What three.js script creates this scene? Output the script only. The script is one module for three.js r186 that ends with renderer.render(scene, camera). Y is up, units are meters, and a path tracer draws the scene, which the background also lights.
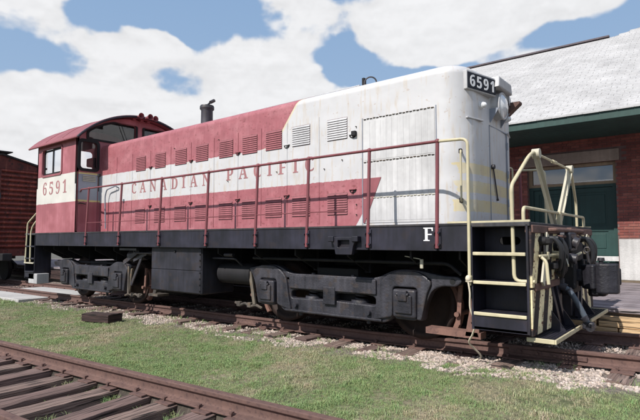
import * as THREE from 'three';
import { mergeGeometries } from 'three/addons/utils/BufferGeometryUtils.js';
import { RoundedBoxGeometry } from 'three/addons/geometries/RoundedBoxGeometry.js';
import { FontLoader } from 'three/addons/loaders/FontLoader.js';
import { TextGeometry } from 'three/addons/geometries/TextGeometry.js';

// ------------------------------------------------------------------ camera, sky, sun, exposure
const scene = new THREE.Scene();
const camera = new THREE.PerspectiveCamera(45.81, 1024 / 672, 0.05, 1500);
camera.position.set(7.72, 1.48, 6.57);
camera.lookAt(1.4775, 2.1025, -1.2174);
const renderer = new THREE.WebGLRenderer({ antialias: true });
renderer.setSize(1024, 672);
renderer.toneMapping = THREE.LinearToneMapping;
renderer.toneMappingExposure = 1.05;
renderer.shadowMap.enabled = true;
const SUN = new THREE.Vector3(-0.12, 0.97, 1).normalize();
const sun = new THREE.DirectionalLight(new THREE.Color(1.0, 0.95, 0.88), 4.7);
sun.position.copy(SUN).multiplyScalar(60);
sun.castShadow = true;
sun.shadow.radius = 1;
sun.shadow.mapSize.set(4096, 4096);
Object.assign(sun.shadow.camera, { left: -30, right: 30, top: 30, bottom: -30, near: 1, far: 150 });
scene.add(sun, sun.target);

// ------------------------------------------------------------------ noise
function rng(seed) { let a = seed >>> 0; return () => { a = (a + 0x6D2B79F5) | 0; let t = Math.imul(a ^ (a >>> 15), 1 | a); t = (t + Math.imul(t ^ (t >>> 7), 61 | t)) ^ t; return ((t ^ (t >>> 14)) >>> 0) / 4294967296; }; }
const R = rng(6591);
const rr = (a, b) => a + (b - a) * R();
const hash3 = (x, y, z) => { let h = Math.imul(x, 374761393) ^ Math.imul(y, 668265263) ^ Math.imul(z, 2147483647 - 1274126177); h = Math.imul(h ^ (h >>> 13), 1274126177); return ((h ^ (h >>> 16)) >>> 0) / 4294967296; };
const sm = (t) => t * t * (3 - 2 * t);
const lerp = (a, b, t) => a + (b - a) * t;
const clamp = (x, a = 0, b = 1) => Math.min(b, Math.max(a, x));
const step = (a, b, x) => sm(clamp((x - a) / (b - a)));
function vn3(x, y, z) {
  const xi = Math.floor(x), yi = Math.floor(y), zi = Math.floor(z), u = sm(x - xi), v = sm(y - yi), w = sm(z - zi);
  const L = (k) => lerp(lerp(hash3(xi, yi, k), hash3(xi + 1, yi, k), u), lerp(hash3(xi, yi + 1, k), hash3(xi + 1, yi + 1, k), u), v);
  return lerp(L(zi), L(zi + 1), w);
}
function fbm3(x, y, z, o = 5) { let s = 0, a = 0.5, n = 0; for (let i = 0; i < o; i++) { s += a * vn3(x, y, z); n += a; a *= 0.5; x = x * 2.03 + 7.1; y = y * 2.03 + 3.7; z = z * 2.03 + 1.3; } return s / n; }
const pm = (i, p) => ((i % p) + p) % p;
function vn2(x, y, px, py, s) {
  const xi = Math.floor(x), yi = Math.floor(y), u = sm(x - xi), v = sm(y - yi);
  const h = (i, j) => hash3(pm(i, px), pm(j, py), s);
  return lerp(lerp(h(xi, yi), h(xi + 1, yi), u), lerp(h(xi, yi + 1), h(xi + 1, yi + 1), u), v);
}
function fbm2(u, v, fx, fy, s = 1, o = 4) { let t = 0, a = 0.5, n = 0; for (let i = 0; i < o; i++) { t += a * vn2(u * fx, v * fy, fx, fy, s + i * 17); n += a; a *= 0.5; fx *= 2; fy *= 2; } return t / n; }
function tex(w, h, fn, { srgb = true, rx = 1, ry = 1 } = {}) {      // fn(u, v) gives 0..1 values (sRGB when srgb)
  const d = new Uint8Array(w * h * 4);
  for (let j = 0; j < h; j++) for (let i = 0; i < w; i++) {
    const c = fn((i + 0.5) / w, (j + 0.5) / h, i, j), k = (j * w + i) * 4;
    if (typeof c === 'number') d[k] = d[k + 1] = d[k + 2] = clamp(c) * 255; else { d[k] = clamp(c[0]) * 255; d[k + 1] = clamp(c[1]) * 255; d[k + 2] = clamp(c[2]) * 255; }
    d[k + 3] = 255;
  }
  const t = new THREE.DataTexture(d, w, h); t.wrapS = t.wrapT = THREE.RepeatWrapping; t.magFilter = THREE.LinearFilter; t.minFilter = THREE.LinearMipmapLinearFilter; t.generateMipmaps = true;
  if (srgb) t.colorSpace = THREE.SRGBColorSpace;
  t.repeat.set(rx, ry); t.needsUpdate = true; return t;
}
const mix3 = (a, b, t) => [lerp(a[0], b[0], t), lerp(a[1], b[1], t), lerp(a[2], b[2], t)];

// ------------------------------------------------------------------ sky: blue air and broken white cumulus
{
  const W = 4096, H = 2048, d = new Float32Array(W * H * 4), D = Math.PI / 180;
  // cloud banks (azimuth, elevation, half width, half height, strength), degrees; negative ones are clear gaps
  const banks = [
    [-159.5, 23.6, 5, 1.5, 0.40], [-149.5, 20.3, 4.5, 1.7, 0.5], [-156, 13.2, 12, 3.2, 0.5], [-136.8, 18.0, 8.2, 3.8, 0.52], [-143, 13.2, 9, 2.6, 0.42], [-126, 12, 14, 4, 0.36],
    [-113, 23.2, 13, 3.2, 0.55], [-100, 24.5, 8, 2.2, 0.36], [-131, 26.3, 5, 1.8, 0.42], [-104, 17.5, 9, 1.6, 0.34],
    [-144, 24.8, 7, 1.9, -0.55], [-160, 18.2, 6, 1.4, -0.42], [-151.5, 23.4, 6, 1.1, -0.55], [-126.6, 20.3, 2.2, 2.8, -0.36], [-143.5, 21.4, 1.6, 1.6, -0.25], [-117, 18.4, 8, 1.1, -0.46], [-97.5, 21.2, 6, 1.1, -0.42]];
  const puff = (x, y, z) => { let t = 0, a = 0.5, n = 0, k = 9; for (let o = 0; o < 5; o++) { t += a * (1 - Math.abs(2 * vn3(x * k + 5 * o, y * k * 1.5 + 3 * o, z * k) - 1)); n += a; a *= 0.55; k *= 2.1; } return t / n - 0.5; };
  for (let j = 0; j < H; j++) {
    const el = ((j + 0.5) / H - 0.5) * 180;
    for (let i = 0; i < W; i++) {
      const k = (j * W + i) * 4; d[k + 3] = 1;
      if (el < -3) { d[k] = 0.30; d[k + 1] = 0.29; d[k + 2] = 0.27; continue; }
      const az = ((i + 0.5) / W - 0.5) * 360, ce = Math.cos(el * D), x = ce * Math.cos(az * D), y = Math.sin(el * D), z = ce * Math.sin(az * D);
      const t = clamp(el / 60), hz = Math.exp(-Math.max(el, 0) / 7);
      let r = lerp(0.355, 0.125, t), g = lerp(0.50, 0.26, t), b = lerp(0.69, 0.52, t);
      r = lerp(r, 0.52, hz * 0.7); g = lerp(g, 0.59, hz * 0.7); b = lerp(b, 0.68, hz * 0.7);
      const f = fbm3(x * 5 + 3, y * 10 + 11, z * 5 + 5, 4) - 0.5, f2 = puff(x, y, z);
      let s = f * 1.0 + f2 * 0.42 - 0.115;
      const warp = fbm3(x * 14, y * 20 + 4, z * 14, 4) - 0.5;
      for (const [a, e, wx, wy, am] of banks) {
        const dx = (((az - a + 540) % 360) - 180 + warp * 5) / wx, dy = (el - e + warp * 3) / wy, q = dx * dx + dy * dy;
        if (q < 5) s += am * Math.exp(-q);
      }
      const c = step(-0.035, 0.115, s);
      const under = c > 0 ? f2 - puff(x, y + 0.012, z) : 0, shade = 0.80 + 0.035 * step(0.0, 0.4, s) + clamp(under * 0.26, -0.06, 0.03) + 0.06 * (fbm3(x * 9 + 40, y * 16, z * 9, 4) - 0.5);
      d[k] = lerp(r, shade * 0.985, c); d[k + 1] = lerp(g, shade * 0.99, c); d[k + 2] = lerp(b, shade * 1.01, c);
    }
  }
  const t = new THREE.DataTexture(d, W, H, THREE.RGBAFormat, THREE.FloatType);
  t.mapping = THREE.EquirectangularReflectionMapping; t.magFilter = THREE.LinearFilter; t.minFilter = THREE.LinearFilter; t.colorSpace = THREE.LinearSRGBColorSpace; t.needsUpdate = true;
  scene.background = t; scene.environment = t;
}

// ------------------------------------------------------------------ geometry helpers
const V = (x, y, z) => new THREE.Vector3(x, y, z);
function boxUV(g) {                         // uv in metres from the dominant axis of each face
  g = g.index ? g.toNonIndexed() : g;
  for (const k of Object.keys(g.attributes)) if (!['position', 'normal', 'uv', 'color'].includes(k)) g.deleteAttribute(k);
  if (!g.attributes.normal) g.computeVertexNormals();
  const p = g.attributes.position, uv = new Float32Array(p.count * 2), a = V(), b = V(), c = V(), n = V();
  for (let i = 0; i < p.count; i += 3) {
    a.fromBufferAttribute(p, i); b.fromBufferAttribute(p, i + 1); c.fromBufferAttribute(p, i + 2);
    n.copy(b).sub(a).cross(c.clone().sub(a)); const ax = Math.abs(n.x), ay = Math.abs(n.y), az = Math.abs(n.z);
    for (const [j, v] of [[i, a], [i + 1, b], [i + 2, c]]) {
      if (ay >= ax && ay >= az) { uv[j * 2] = v.x; uv[j * 2 + 1] = v.z; } else if (az >= ax) { uv[j * 2] = v.x; uv[j * 2 + 1] = v.y; } else { uv[j * 2] = v.z; uv[j * 2 + 1] = v.y; }
    }
  }
  g.setAttribute('uv', new THREE.BufferAttribute(uv, 2)); return g;
}
const bx = (x0, x1, y0, y1, z0, z1) => new THREE.BoxGeometry(Math.abs(x1 - x0), Math.abs(y1 - y0), Math.abs(z1 - z0)).translate((x0 + x1) / 2, (y0 + y1) / 2, (z0 + z1) / 2);
const rb = (x0, x1, y0, y1, z0, z1, r = 0.012, s = 2) => new RoundedBoxGeometry(Math.abs(x1 - x0), Math.abs(y1 - y0), Math.abs(z1 - z0), s, r).translate((x0 + x1) / 2, (y0 + y1) / 2, (z0 + z1) / 2);
function orient(g, p0, p1) { const d = V().subVectors(p1, p0), q = new THREE.Quaternion().setFromUnitVectors(V(0, 1, 0), d.clone().normalize()); return g.applyQuaternion(q).translate((p0.x + p1.x) / 2, (p0.y + p1.y) / 2, (p0.z + p1.z) / 2); }
const cyl = (a, b, r0, r1 = r0, seg = 16) => { const p0 = V(...a), p1 = V(...b); return orient(new THREE.CylinderGeometry(r1, r0, p0.distanceTo(p1), seg), p0, p1); };
function bar(a, b, w, t, up = V(0, 1, 0)) {  // flat bar between two points
  const p0 = V(...a), p1 = V(...b), d = V().subVectors(p1, p0), L = d.length(), y = d.normalize(), x = V().crossVectors(y, up).normalize(), z = V().crossVectors(x, y);
  return new THREE.BoxGeometry(w, L, t).applyMatrix4(new THREE.Matrix4().makeBasis(x, y, z)).translate((p0.x + p1.x) / 2, (p0.y + p1.y) / 2, (p0.z + p1.z) / 2);
}
function pipe(pts, r, bend = 0.06, seg = 10) {  // round pipe with bent corners
  const P = pts.map((p) => V(...p)), o = [P[0]];
  for (let i = 1; i < P.length - 1; i++) {
    const a = P[i].clone().sub(P[i - 1]), b = P[i + 1].clone().sub(P[i]), l = Math.min(bend, a.length() * 0.45, b.length() * 0.45); a.normalize(); b.normalize();
    const s = P[i].clone().addScaledVector(a, -l), e = P[i].clone().addScaledVector(b, l);
    for (let k = 0; k <= 4; k++) { const t = k / 4; o.push(s.clone().multiplyScalar((1 - t) * (1 - t)).addScaledVector(P[i], 2 * t * (1 - t)).addScaledVector(e, t * t)); }
  }
  o.push(P[P.length - 1]);
  return sweep(o, r, seg);
}
function sweep(o, r, seg = 10) {
  const pos = [], idx = []; let n = V(0, 1, 0); const rad = typeof r === 'function' ? r : () => r;
  for (let i = 0; i < o.length; i++) {
    const t = o[Math.min(i + 1, o.length - 1)].clone().sub(o[Math.max(i - 1, 0)]).normalize();
    if (Math.abs(n.dot(t)) > 0.95) n = Math.abs(t.y) > 0.8 ? V(1, 0, 0) : V(0, 1, 0);
    n.addScaledVector(t, -n.dot(t)).normalize(); const b = V().crossVectors(t, n);
    for (let k = 0; k < seg; k++) { const a = k / seg * Math.PI * 2, q = rad(i / (o.length - 1)), p = o[i].clone().addScaledVector(n, Math.cos(a) * q).addScaledVector(b, Math.sin(a) * q); pos.push(p.x, p.y, p.z); }
  }
  for (let i = 0; i < o.length - 1; i++) for (let k = 0; k < seg; k++) { const a = i * seg + k, b = i * seg + (k + 1) % seg, c = a + seg, d = b + seg; idx.push(a, c, b, b, c, d); }
  for (const e of [0, o.length - 1]) { const c = pos.length / 3; pos.push(o[e].x, o[e].y, o[e].z); for (let k = 0; k < seg; k++) { const a = e * seg + k, b = e * seg + (k + 1) % seg; e ? idx.push(c, b, a) : idx.push(c, a, b); } }
  const g = new THREE.BufferGeometry(); g.setAttribute('position', new THREE.Float32BufferAttribute(pos, 3)); g.setIndex(idx); g.computeVertexNormals(); return g;
}
const curve = (pts, r, n = 24, seg = 10) => sweep(new THREE.CatmullRomCurve3(pts.map((p) => V(...p))).getPoints(n), r, seg);
function shapeOf(pts, holes = []) { const s = new THREE.Shape(pts.map((p) => new THREE.Vector2(...p))); for (const h of holes) s.holes.push(new THREE.Path(h.map((p) => new THREE.Vector2(...p)))); return s; }
function ext(pts, holes, z0, z1, bev = 0.006) {   // outline in x, y pushed along z
  const b = bev; const g = new THREE.ExtrudeGeometry(shapeOf(pts, holes), { depth: Math.abs(z1 - z0) - 2 * b, bevelEnabled: b > 0, bevelThickness: b, bevelSize: b, bevelOffset: -b, bevelSegments: 2, curveSegments: 8 });
  return g.translate(0, 0, Math.min(z0, z1) + b);
}
const extZ = (pts, z0, z1) => ext(pts, [], z0, z1, 0);
const extX = (pts, holes, x0, x1, bev = 0.004) => ext(pts.map(([z, y]) => [-z, y]), holes.map((h) => h.map(([z, y]) => [-z, y])), 0, x1 - x0, bev).rotateY(Math.PI / 2).translate(x0, 0, 0);  // outline in z, y pushed along x
const extY = (pts, holes, y0, y1, bev = 0.004) => ext(pts.map(([x, z]) => [x, -z]), holes, 0, y1 - y0, bev).rotateX(-Math.PI / 2).translate(0, y0, 0);                    // outline in x, z pushed along y
function rrect(x0, x1, y0, y1, r, n = 5) { const o = []; for (const [cx, cy, a] of [[x1 - r, y1 - r, 0], [x0 + r, y1 - r, 1], [x0 + r, y0 + r, 2], [x1 - r, y0 + r, 3]]) for (let k = 0; k <= n; k++) { const t = (a + k / n) * Math.PI / 2; o.push([cx + r * Math.cos(t), cy + r * Math.sin(t)]); } return o; }
function fillet(pts, r, n = 4) {   // round the corners of a closed outline; pts may carry their own radius
  const o = [], m = pts.length;
  for (let i = 0; i < m; i++) {
    const p = pts[i], a = pts[(i + m - 1) % m], b = pts[(i + 1) % m], rad = p[2] ?? r;
    const la = Math.hypot(a[0] - p[0], a[1] - p[1]), lb = Math.hypot(b[0] - p[0], b[1] - p[1]), l = Math.min(rad, la * 0.48, lb * 0.48);
    if (l < 1e-4) { o.push([p[0], p[1]]); continue; }
    const s = [p[0] + (a[0] - p[0]) / la * l, p[1] + (a[1] - p[1]) / la * l], e = [p[0] + (b[0] - p[0]) / lb * l, p[1] + (b[1] - p[1]) / lb * l];
    for (let k = 0; k <= n; k++) { const t = k / n; o.push([(1 - t) * (1 - t) * s[0] + 2 * t * (1 - t) * p[0] + t * t * e[0], (1 - t) * (1 - t) * s[1] + 2 * t * (1 - t) * p[1] + t * t * e[1]]); }
  }
  return o;
}
const lathe = (prof, seg = 24) => new THREE.LatheGeometry(prof.map((p) => new THREE.Vector2(...p)), seg);
function tint(g, c) { const n = g.attributes.position.count, a = new Float32Array(n * 3); for (let i = 0; i < n; i++) { a[i * 3] = c[0]; a[i * 3 + 1] = c[1]; a[i * 3 + 2] = c[2]; } g.setAttribute('color', new THREE.BufferAttribute(a, 3)); return g; }

const used = new Map();
function numbered(n) { const k = used.get(n) ?? 0; used.set(n, k + 1); return k ? n + '_' + String(k).padStart(3, '0') : n; }
let ORG = V();                                // base of the thing being built; shapes are given in world metres
function mk(name, geos, mat, parent, keepUV = false) {
  geos = (Array.isArray(geos) ? geos : [geos]).map((g) => keepUV ? (g.index ? g.toNonIndexed() : g) : boxUV(g));
  const g = geos.length > 1 ? mergeGeometries(geos) : geos[0];
  g.translate(-ORG.x, -ORG.y, -ORG.z);
  const m = new THREE.Mesh(g, mat); m.name = name; m.castShadow = m.receiveShadow = true; (parent ?? scene).add(m); return m;
}
function thing(name, label, category, at, group) { const o = new THREE.Group(); o.name = numbered(name); o.position.set(...at); ORG = V(...at); o.userData = { label, category }; if (group) o.userData.group = group; scene.add(o); return o; }
function sub(name, parent) { const o = new THREE.Group(); o.name = name; parent.add(o); return o; }
function structure(o, name) { o.name = numbered(name); o.userData.kind = 'structure'; return o; }

// ------------------------------------------------------------------ materials
const wear = tex(512, 512, (u, v) => { const a = fbm2(u, v, 4, 4, 3, 5), st = fbm2(u, v, 40, 3, 9, 3), sp = fbm2(u, v, 48, 48, 21, 2); return clamp(0.9 + (a - 0.5) * 0.22 + (st - 0.5) * 0.13 + (sp - 0.5) * 0.05); }, { rx: 0.5, ry: 0.5 });
const grain = tex(256, 256, (u, v) => fbm2(u, v, 24, 24, 5, 3), { srgb: false, rx: 2, ry: 2 });
const soot = tex(512, 512, (u, v) => {
  const a = fbm2(u, v, 5, 5, 31, 5), s = fbm2(u, v, 36, 4, 33, 3), d = fbm2(u, v, 14, 14, 35, 4);
  let c = mix3([0.60, 0.60, 0.64], [1, 0.99, 1], clamp((a - 0.3) * 2)); c = mix3(c, [1.0, 0.86, 0.74], step(0.56, 0.75, d) * 0.55); return c.map((x) => x * (0.84 + 0.3 * (s - 0.35)));
}, { rx: 0.8, ry: 0.8 });
const rustT = tex(512, 512, (u, v) => { const a = fbm2(u, v, 6, 6, 41, 5), b = fbm2(u, v, 30, 30, 43, 3); let c = mix3([0.34, 0.26, 0.245], [0.48, 0.37, 0.335], a); c = mix3(c, [0.24, 0.18, 0.19], step(0.5, 0.85, b) * 0.4); return c; }, { rx: 1.5, ry: 1.5 });
const woodT = (dark, light, seed) => tex(512, 256, (u, v) => {
  const g = fbm2(u, v, 3, 48, seed, 4), f = fbm2(u, v, 6, 120, seed + 5, 2), k = fbm2(u, v, 2, 14, seed + 9, 3), cr = fbm2(u, v, 5, 40, seed + 13, 2);
  let c = mix3(dark, light, clamp(g * 0.75 + k * 0.5 - 0.12)); c = c.map((x) => x * (0.8 + 0.4 * f)); if (cr > 0.66) c = c.map((x) => x * (1 - Math.min(0.75, (cr - 0.66) * 6))); return c;
}, { rx: 0.6, ry: 2.2 });
const woodB = tex(512, 256, (u, v) => { const cr = fbm2(u, v, 5, 40, 213, 2), f = fbm2(u, v, 6, 120, 205, 2); return 0.6 * f + 0.4 - (cr > 0.62 ? (cr - 0.62) * 4 : 0); }, { srgb: false, rx: 0.6, ry: 2.2 });
const lin = (r, g, b) => new THREE.Color().setRGB(r, g, b);
const std = (o) => new THREE.MeshStandardMaterial(o);
const PAL = { red: [0.34, 0.106, 0.125], white: [0.60, 0.597, 0.615], yellow: [0.70, 0.625, 0.42] };
const M = {
  red: std({ color: lin(...PAL.red), roughness: 0.62, map: wear }),
  white: std({ color: lin(...PAL.white), roughness: 0.55, map: wear }),
  yellow: std({ color: lin(...PAL.yellow), roughness: 0.5, map: wear }),
  cream: std({ color: lin(0.62, 0.58, 0.46), roughness: 0.6, map: wear }),
  grey: std({ color: lin(0.30, 0.33, 0.40), roughness: 0.6, map: wear }),
  sill: std({ color: lin(0.031, 0.030, 0.050), roughness: 0.52, map: soot }),
  truck: std({ color: lin(0.074, 0.073, 0.088), roughness: 0.47, map: soot, bumpMap: grain, bumpScale: 0.003 }),
  dark: std({ color: lin(0.015, 0.014, 0.018), roughness: 0.75, map: soot }),
  black: std({ color: lin(0.007, 0.007, 0.008), roughness: 0.8 }),
  rust: std({ map: rustT, roughness: 0.85, bumpMap: grain, bumpScale: 0.002 }),
  wheel: std({ map: rustT, color: lin(0.2, 0.18, 0.175), roughness: 0.75 }),
  grime: std({ color: lin(0.16, 0.09, 0.095), roughness: 0.9 }),
  dusty: std({ color: lin(0.20, 0.17, 0.135), roughness: 0.85, map: soot }),
  rustPale: std({ map: rustT, color: lin(1.5, 1.42, 1.35), roughness: 0.9 }),
  handrail: std({ color: lin(0.25, 0.068, 0.082), roughness: 0.55, map: wear }),
  casting: std({ color: lin(0.038, 0.037, 0.048), roughness: 0.55, map: soot, bumpMap: grain, bumpScale: 0.004 }),
  railTop: std({ map: rustT, color: lin(1.05, 0.95, 0.92), roughness: 0.6 }),
  rubber: std({ color: lin(0.02, 0.021, 0.025), roughness: 0.55 }),
  hose: std({ color: lin(0.085, 0.105, 0.135), roughness: 0.5 }),
  steel: std({ color: lin(0.20, 0.19, 0.19), roughness: 0.45, metalness: 0.6, map: soot }),
  glass: new THREE.MeshPhysicalMaterial({ color: lin(1, 1, 1), roughness: 0.02, transmission: 1, thickness: 0, ior: 1.52 }),
  lens: new THREE.MeshPhysicalMaterial({ color: lin(0.75, 0.76, 0.78), roughness: 0.12, metalness: 0.0, clearcoat: 1, clearcoatRoughness: 0.05 }),
  numberPlate: std({ color: lin(0.010, 0.013, 0.024), roughness: 0.8 }),
  numberWhite: std({ color: lin(0.8, 0.8, 0.82), roughness: 0.5 }),
  letterRed: std({ color: lin(0.45, 0.205, 0.215), roughness: 0.7, map: wear }),
  rope: std({ color: lin(0.68, 0.60, 0.47), roughness: 0.9 }),
  inside: std({ color: lin(0.03, 0.032, 0.034), roughness: 0.9 }),
};
const fontSerif = await new FontLoader().loadAsync('fonts/droid/droid_serif_bold.typeface.json');
const fontSans = await new FontLoader().loadAsync('fonts/droid/droid_sans_bold.typeface.json');
function word(str, font, h, width, depth = 0.004) {     // letters of height h spread over a width, in x, y, facing +z
  const gs = [], ws = []; let tot = 0;
  for (const ch of str) { const g = new TextGeometry(ch, { font, size: h, depth, curveSegments: 5, bevelEnabled: false }); g.computeBoundingBox(); const b = g.boundingBox; g.translate(-b.min.x, 0, 0); ws.push(b.max.x - b.min.x); tot += b.max.x - b.min.x; gs.push(g); }
  const gap = (width - tot) / (str.length - 1); let x = 0;
  gs.forEach((g, i) => { g.translate(x, 0, 0); x += ws[i] + gap; });
  return mergeGeometries(gs.map((g) => (g.index ? g.toNonIndexed() : g)));
}

// ------------------------------------------------------------------ levels
const railY = (x) => (x < 4 ? 0.21 + 0.011 * (x - 1) : 0.243 + 0.011 * (x - 4)) + (x > 4 ? 0.022 * Math.min(x - 4, 4) : 0);
const GA = V(-0.30, 0, 3.82), GD = V(5.62, 0, -0.51).normalize(), GN = V(0.51, 0, 5.62).normalize();   // far rail of the near track, its direction, and the way to its near rail
const nearTrack = (x, z) => ({ s: (x - GA.x) * GD.x + (z - GA.z) * GD.z, t: (x - GA.x) * GN.x + (z - GA.z) * GN.z });
function terrain(x, z) {
  const xc = clamp(x, -30, 12), base = railY(xc) - 0.185, { t } = nearTrack(x, z);
  let h = lerp(base, -0.035, step(1.2, 3.0, z));
  h = lerp(h, -0.235, step(-0.02, 0.09, t)); h = lerp(h, -0.06, step(1.55, 1.85, t));
  if (z < -1.3) h = lerp(h, 0.0, step(-1.3, -1.9, z));
  return h + 0.02 * (fbm3(x * 1.3, 0, z * 1.3, 3) - 0.5) + 0.008 * (fbm3(x * 9, 2, z * 9, 2) - 0.5);
}

// ------------------------------------------------------------------ ground
{
  const xs = [], zs = [];
  for (const [a, b, n] of [[-600, -40, 12], [-40, -14, 26], [-14, 10, 260], [10, 40, 20], [40, 600, 10]]) for (let i = 0; i < n; i++) xs.push(lerp(a, b, i / n)); xs.push(600);
  for (const [a, b, n] of [[-600, -30, 12], [-30, -2, 24], [-2, 6.5, 150], [6.5, 30, 20], [30, 600, 10]]) for (let i = 0; i < n; i++) zs.push(lerp(a, b, i / n)); zs.push(600);
  const pos = [], col = [], uv = [], idx = [];
  for (const z of zs) for (const x of xs) {
    pos.push(x, Math.abs(x) > 45 || Math.abs(z) > 45 ? -0.06 : terrain(x, z), z); uv.push(x, z);
    const { t } = nearTrack(x, z), n = fbm3(x * 0.9, 5, z * 0.9, 4), n2 = fbm3(x * 4, 9, z * 4, 3);
    let c = mix3([0.19, 0.22, 0.10], [0.40, 0.335, 0.23], clamp((n - 0.35) * 2.2 + (n2 - 0.5)));
    const bal = 1 - step(1.35, 1.6, z + 0.5 * (n2 - 0.5)); if (z > -1.9) c = mix3(c, [0.33, 0.275, 0.24], bal);
    if (z <= -1.9) c = [0.2, 0.19, 0.16];
    c = mix3(c, mix3([0.075, 0.06, 0.055], [0.15, 0.12, 0.10], n2), step(-0.05, 0.05, t) * (1 - step(1.6, 2.1, t)));
    col.push(...c);
  }
  const w = xs.length;
  for (let j = 0; j < zs.length - 1; j++) for (let i = 0; i < w - 1; i++) { const a = j * w + i; idx.push(a, a + w, a + 1, a + 1, a + w, a + w + 1); }
  const g = new THREE.BufferGeometry(); g.setAttribute('position', new THREE.Float32BufferAttribute(pos, 3)); g.setAttribute('color', new THREE.Float32BufferAttribute(col, 3)); g.setAttribute('uv', new THREE.Float32BufferAttribute(uv, 2)); g.setIndex(idx); g.computeVertexNormals();
  const soil = tex(1024, 1024, (u, v) => 0.62 + 0.5 * (fbm2(u, v, 60, 60, 61, 4) - 0.2) * (0.7 + 0.6 * fbm2(u, v, 7, 7, 67, 3)), { rx: 0.45, ry: 0.45 });
  const soilB = tex(512, 512, (u, v) => fbm2(u, v, 50, 50, 71, 4), { srgb: false, rx: 0.8, ry: 0.8 });
  const m = new THREE.Mesh(g, std({ vertexColors: true, map: soil, bumpMap: soilB, bumpScale: 0.02, roughness: 0.95 })); m.receiveShadow = true; structure(m, 'ground'); scene.add(m);
}

// ------------------------------------------------------------------ railway tracks
const tieMats = [woodT([0.27, 0.21, 0.20], [0.63, 0.53, 0.50], 101), woodT([0.31, 0.245, 0.225], [0.69, 0.60, 0.56], 131), woodT([0.22, 0.17, 0.165], [0.55, 0.44, 0.42], 161)].map((t) => std({ map: t, bumpMap: woodB, bumpScale: 0.012, roughness: 0.9 }));
function tieGeo(L, w, h, seed) {           // a worn sleeper along x, top at y = 0
  const q = rng(seed), g = new THREE.BoxGeometry(L, h, w, 22, 2, 5).translate(0, -h / 2, 0), p = g.attributes.position;
  const o = q() * 50;
  for (let i = 0; i < p.count; i++) {
    const x = p.getX(i), y = p.getY(i), z = p.getZ(i), e = Math.abs(z) / (w / 2), a = fbm3(x * 3 + o, y * 4, z * 14, 3) - 0.5, b = fbm3(x * 16 + o, 3, z * 60, 2) - 0.5;
    p.setY(i, y + (y > -0.01 ? a * 0.022 + b * 0.008 - (e > 0.95 ? 0.012 : 0) : 0)); p.setZ(i, z + a * 0.018); if (Math.abs(x) > L / 2 - 0.001) p.setX(i, x + (fbm3(z * 30 + o, y * 20, 4, 2) - 0.5) * 0.03);
  }
  g.computeVertexNormals(); const r = boxUV(g), uv = r.attributes.uv; for (let i = 0; i < uv.count; i++) uv.setXY(i, uv.getX(i) + o, uv.getY(i) + o * 0.37); return r;
}
const railOutline = fillet([[-0.066, 0, 0.004], [0.066, 0, 0.004], [0.066, 0.012, 0.004], [0.014, 0.026, 0.012], [0.008, 0.045, 0.02], [0.008, 0.092, 0.012], [0.034, 0.108, 0.006], [0.034, 0.142, 0.010], [-0.034, 0.142, 0.010], [-0.034, 0.108, 0.006], [-0.008, 0.092, 0.012], [-0.008, 0.045, 0.02], [-0.014, 0.026, 0.012], [-0.066, 0.012, 0.004]], 0.004, 3);
function railGeo(pts, k0 = 1) {                     // pts: head-top centre points
  const ring = railOutline, n = ring.length, pos = [], idx = [];
  for (let i = 0; i < pts.length; i++) { const d = pts[Math.min(i + 1, pts.length - 1)].clone().sub(pts[Math.max(0, i - 1)]).setY(0).normalize(), side = V(-d.z, 0, d.x); for (const [a, y] of ring) pos.push(pts[i].x + side.x * a * k0, pts[i].y + (y - 0.142) * k0, pts[i].z + side.z * a * k0); }
  for (let i = 0; i < pts.length - 1; i++) for (let k = 0; k < n; k++) { const a = i * n + k, b = i * n + (k + 1) % n; idx.push(a, b, a + n, b, b + n, a + n); }
  const caps = THREE.ShapeUtils.triangulateShape(ring.map((p) => new THREE.Vector2(...p)), []); for (const t of caps) { idx.push(t[0], t[2], t[1]); const o = (pts.length - 1) * n; idx.push(o + t[0], o + t[1], o + t[2]); }
  let g = new THREE.BufferGeometry(); g.setAttribute('position', new THREE.Float32BufferAttribute(pos, 3)); g.setIndex(idx); g = g.toNonIndexed(); g.computeVertexNormals(); return g;
}
const spikeGeo = boxUV(mergeGeometries([bx(-0.009, 0.009, -0.06, 0.03, -0.009, 0.009), bx(-0.016, 0.016, 0.022, 0.036, -0.012, 0.026)].map((g) => g.toNonIndexed())));
const plateGeo = boxUV(rb(-0.1, 0.1, -0.006, 0.010, -0.15, 0.15, 0.004, 1));
M.oldWood = std({ map: tieMats[2].map, bumpMap: woodB, bumpScale: 0.012, roughness: 0.95, color: lin(0.42, 0.38, 0.38) });
ORG = V();
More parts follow.
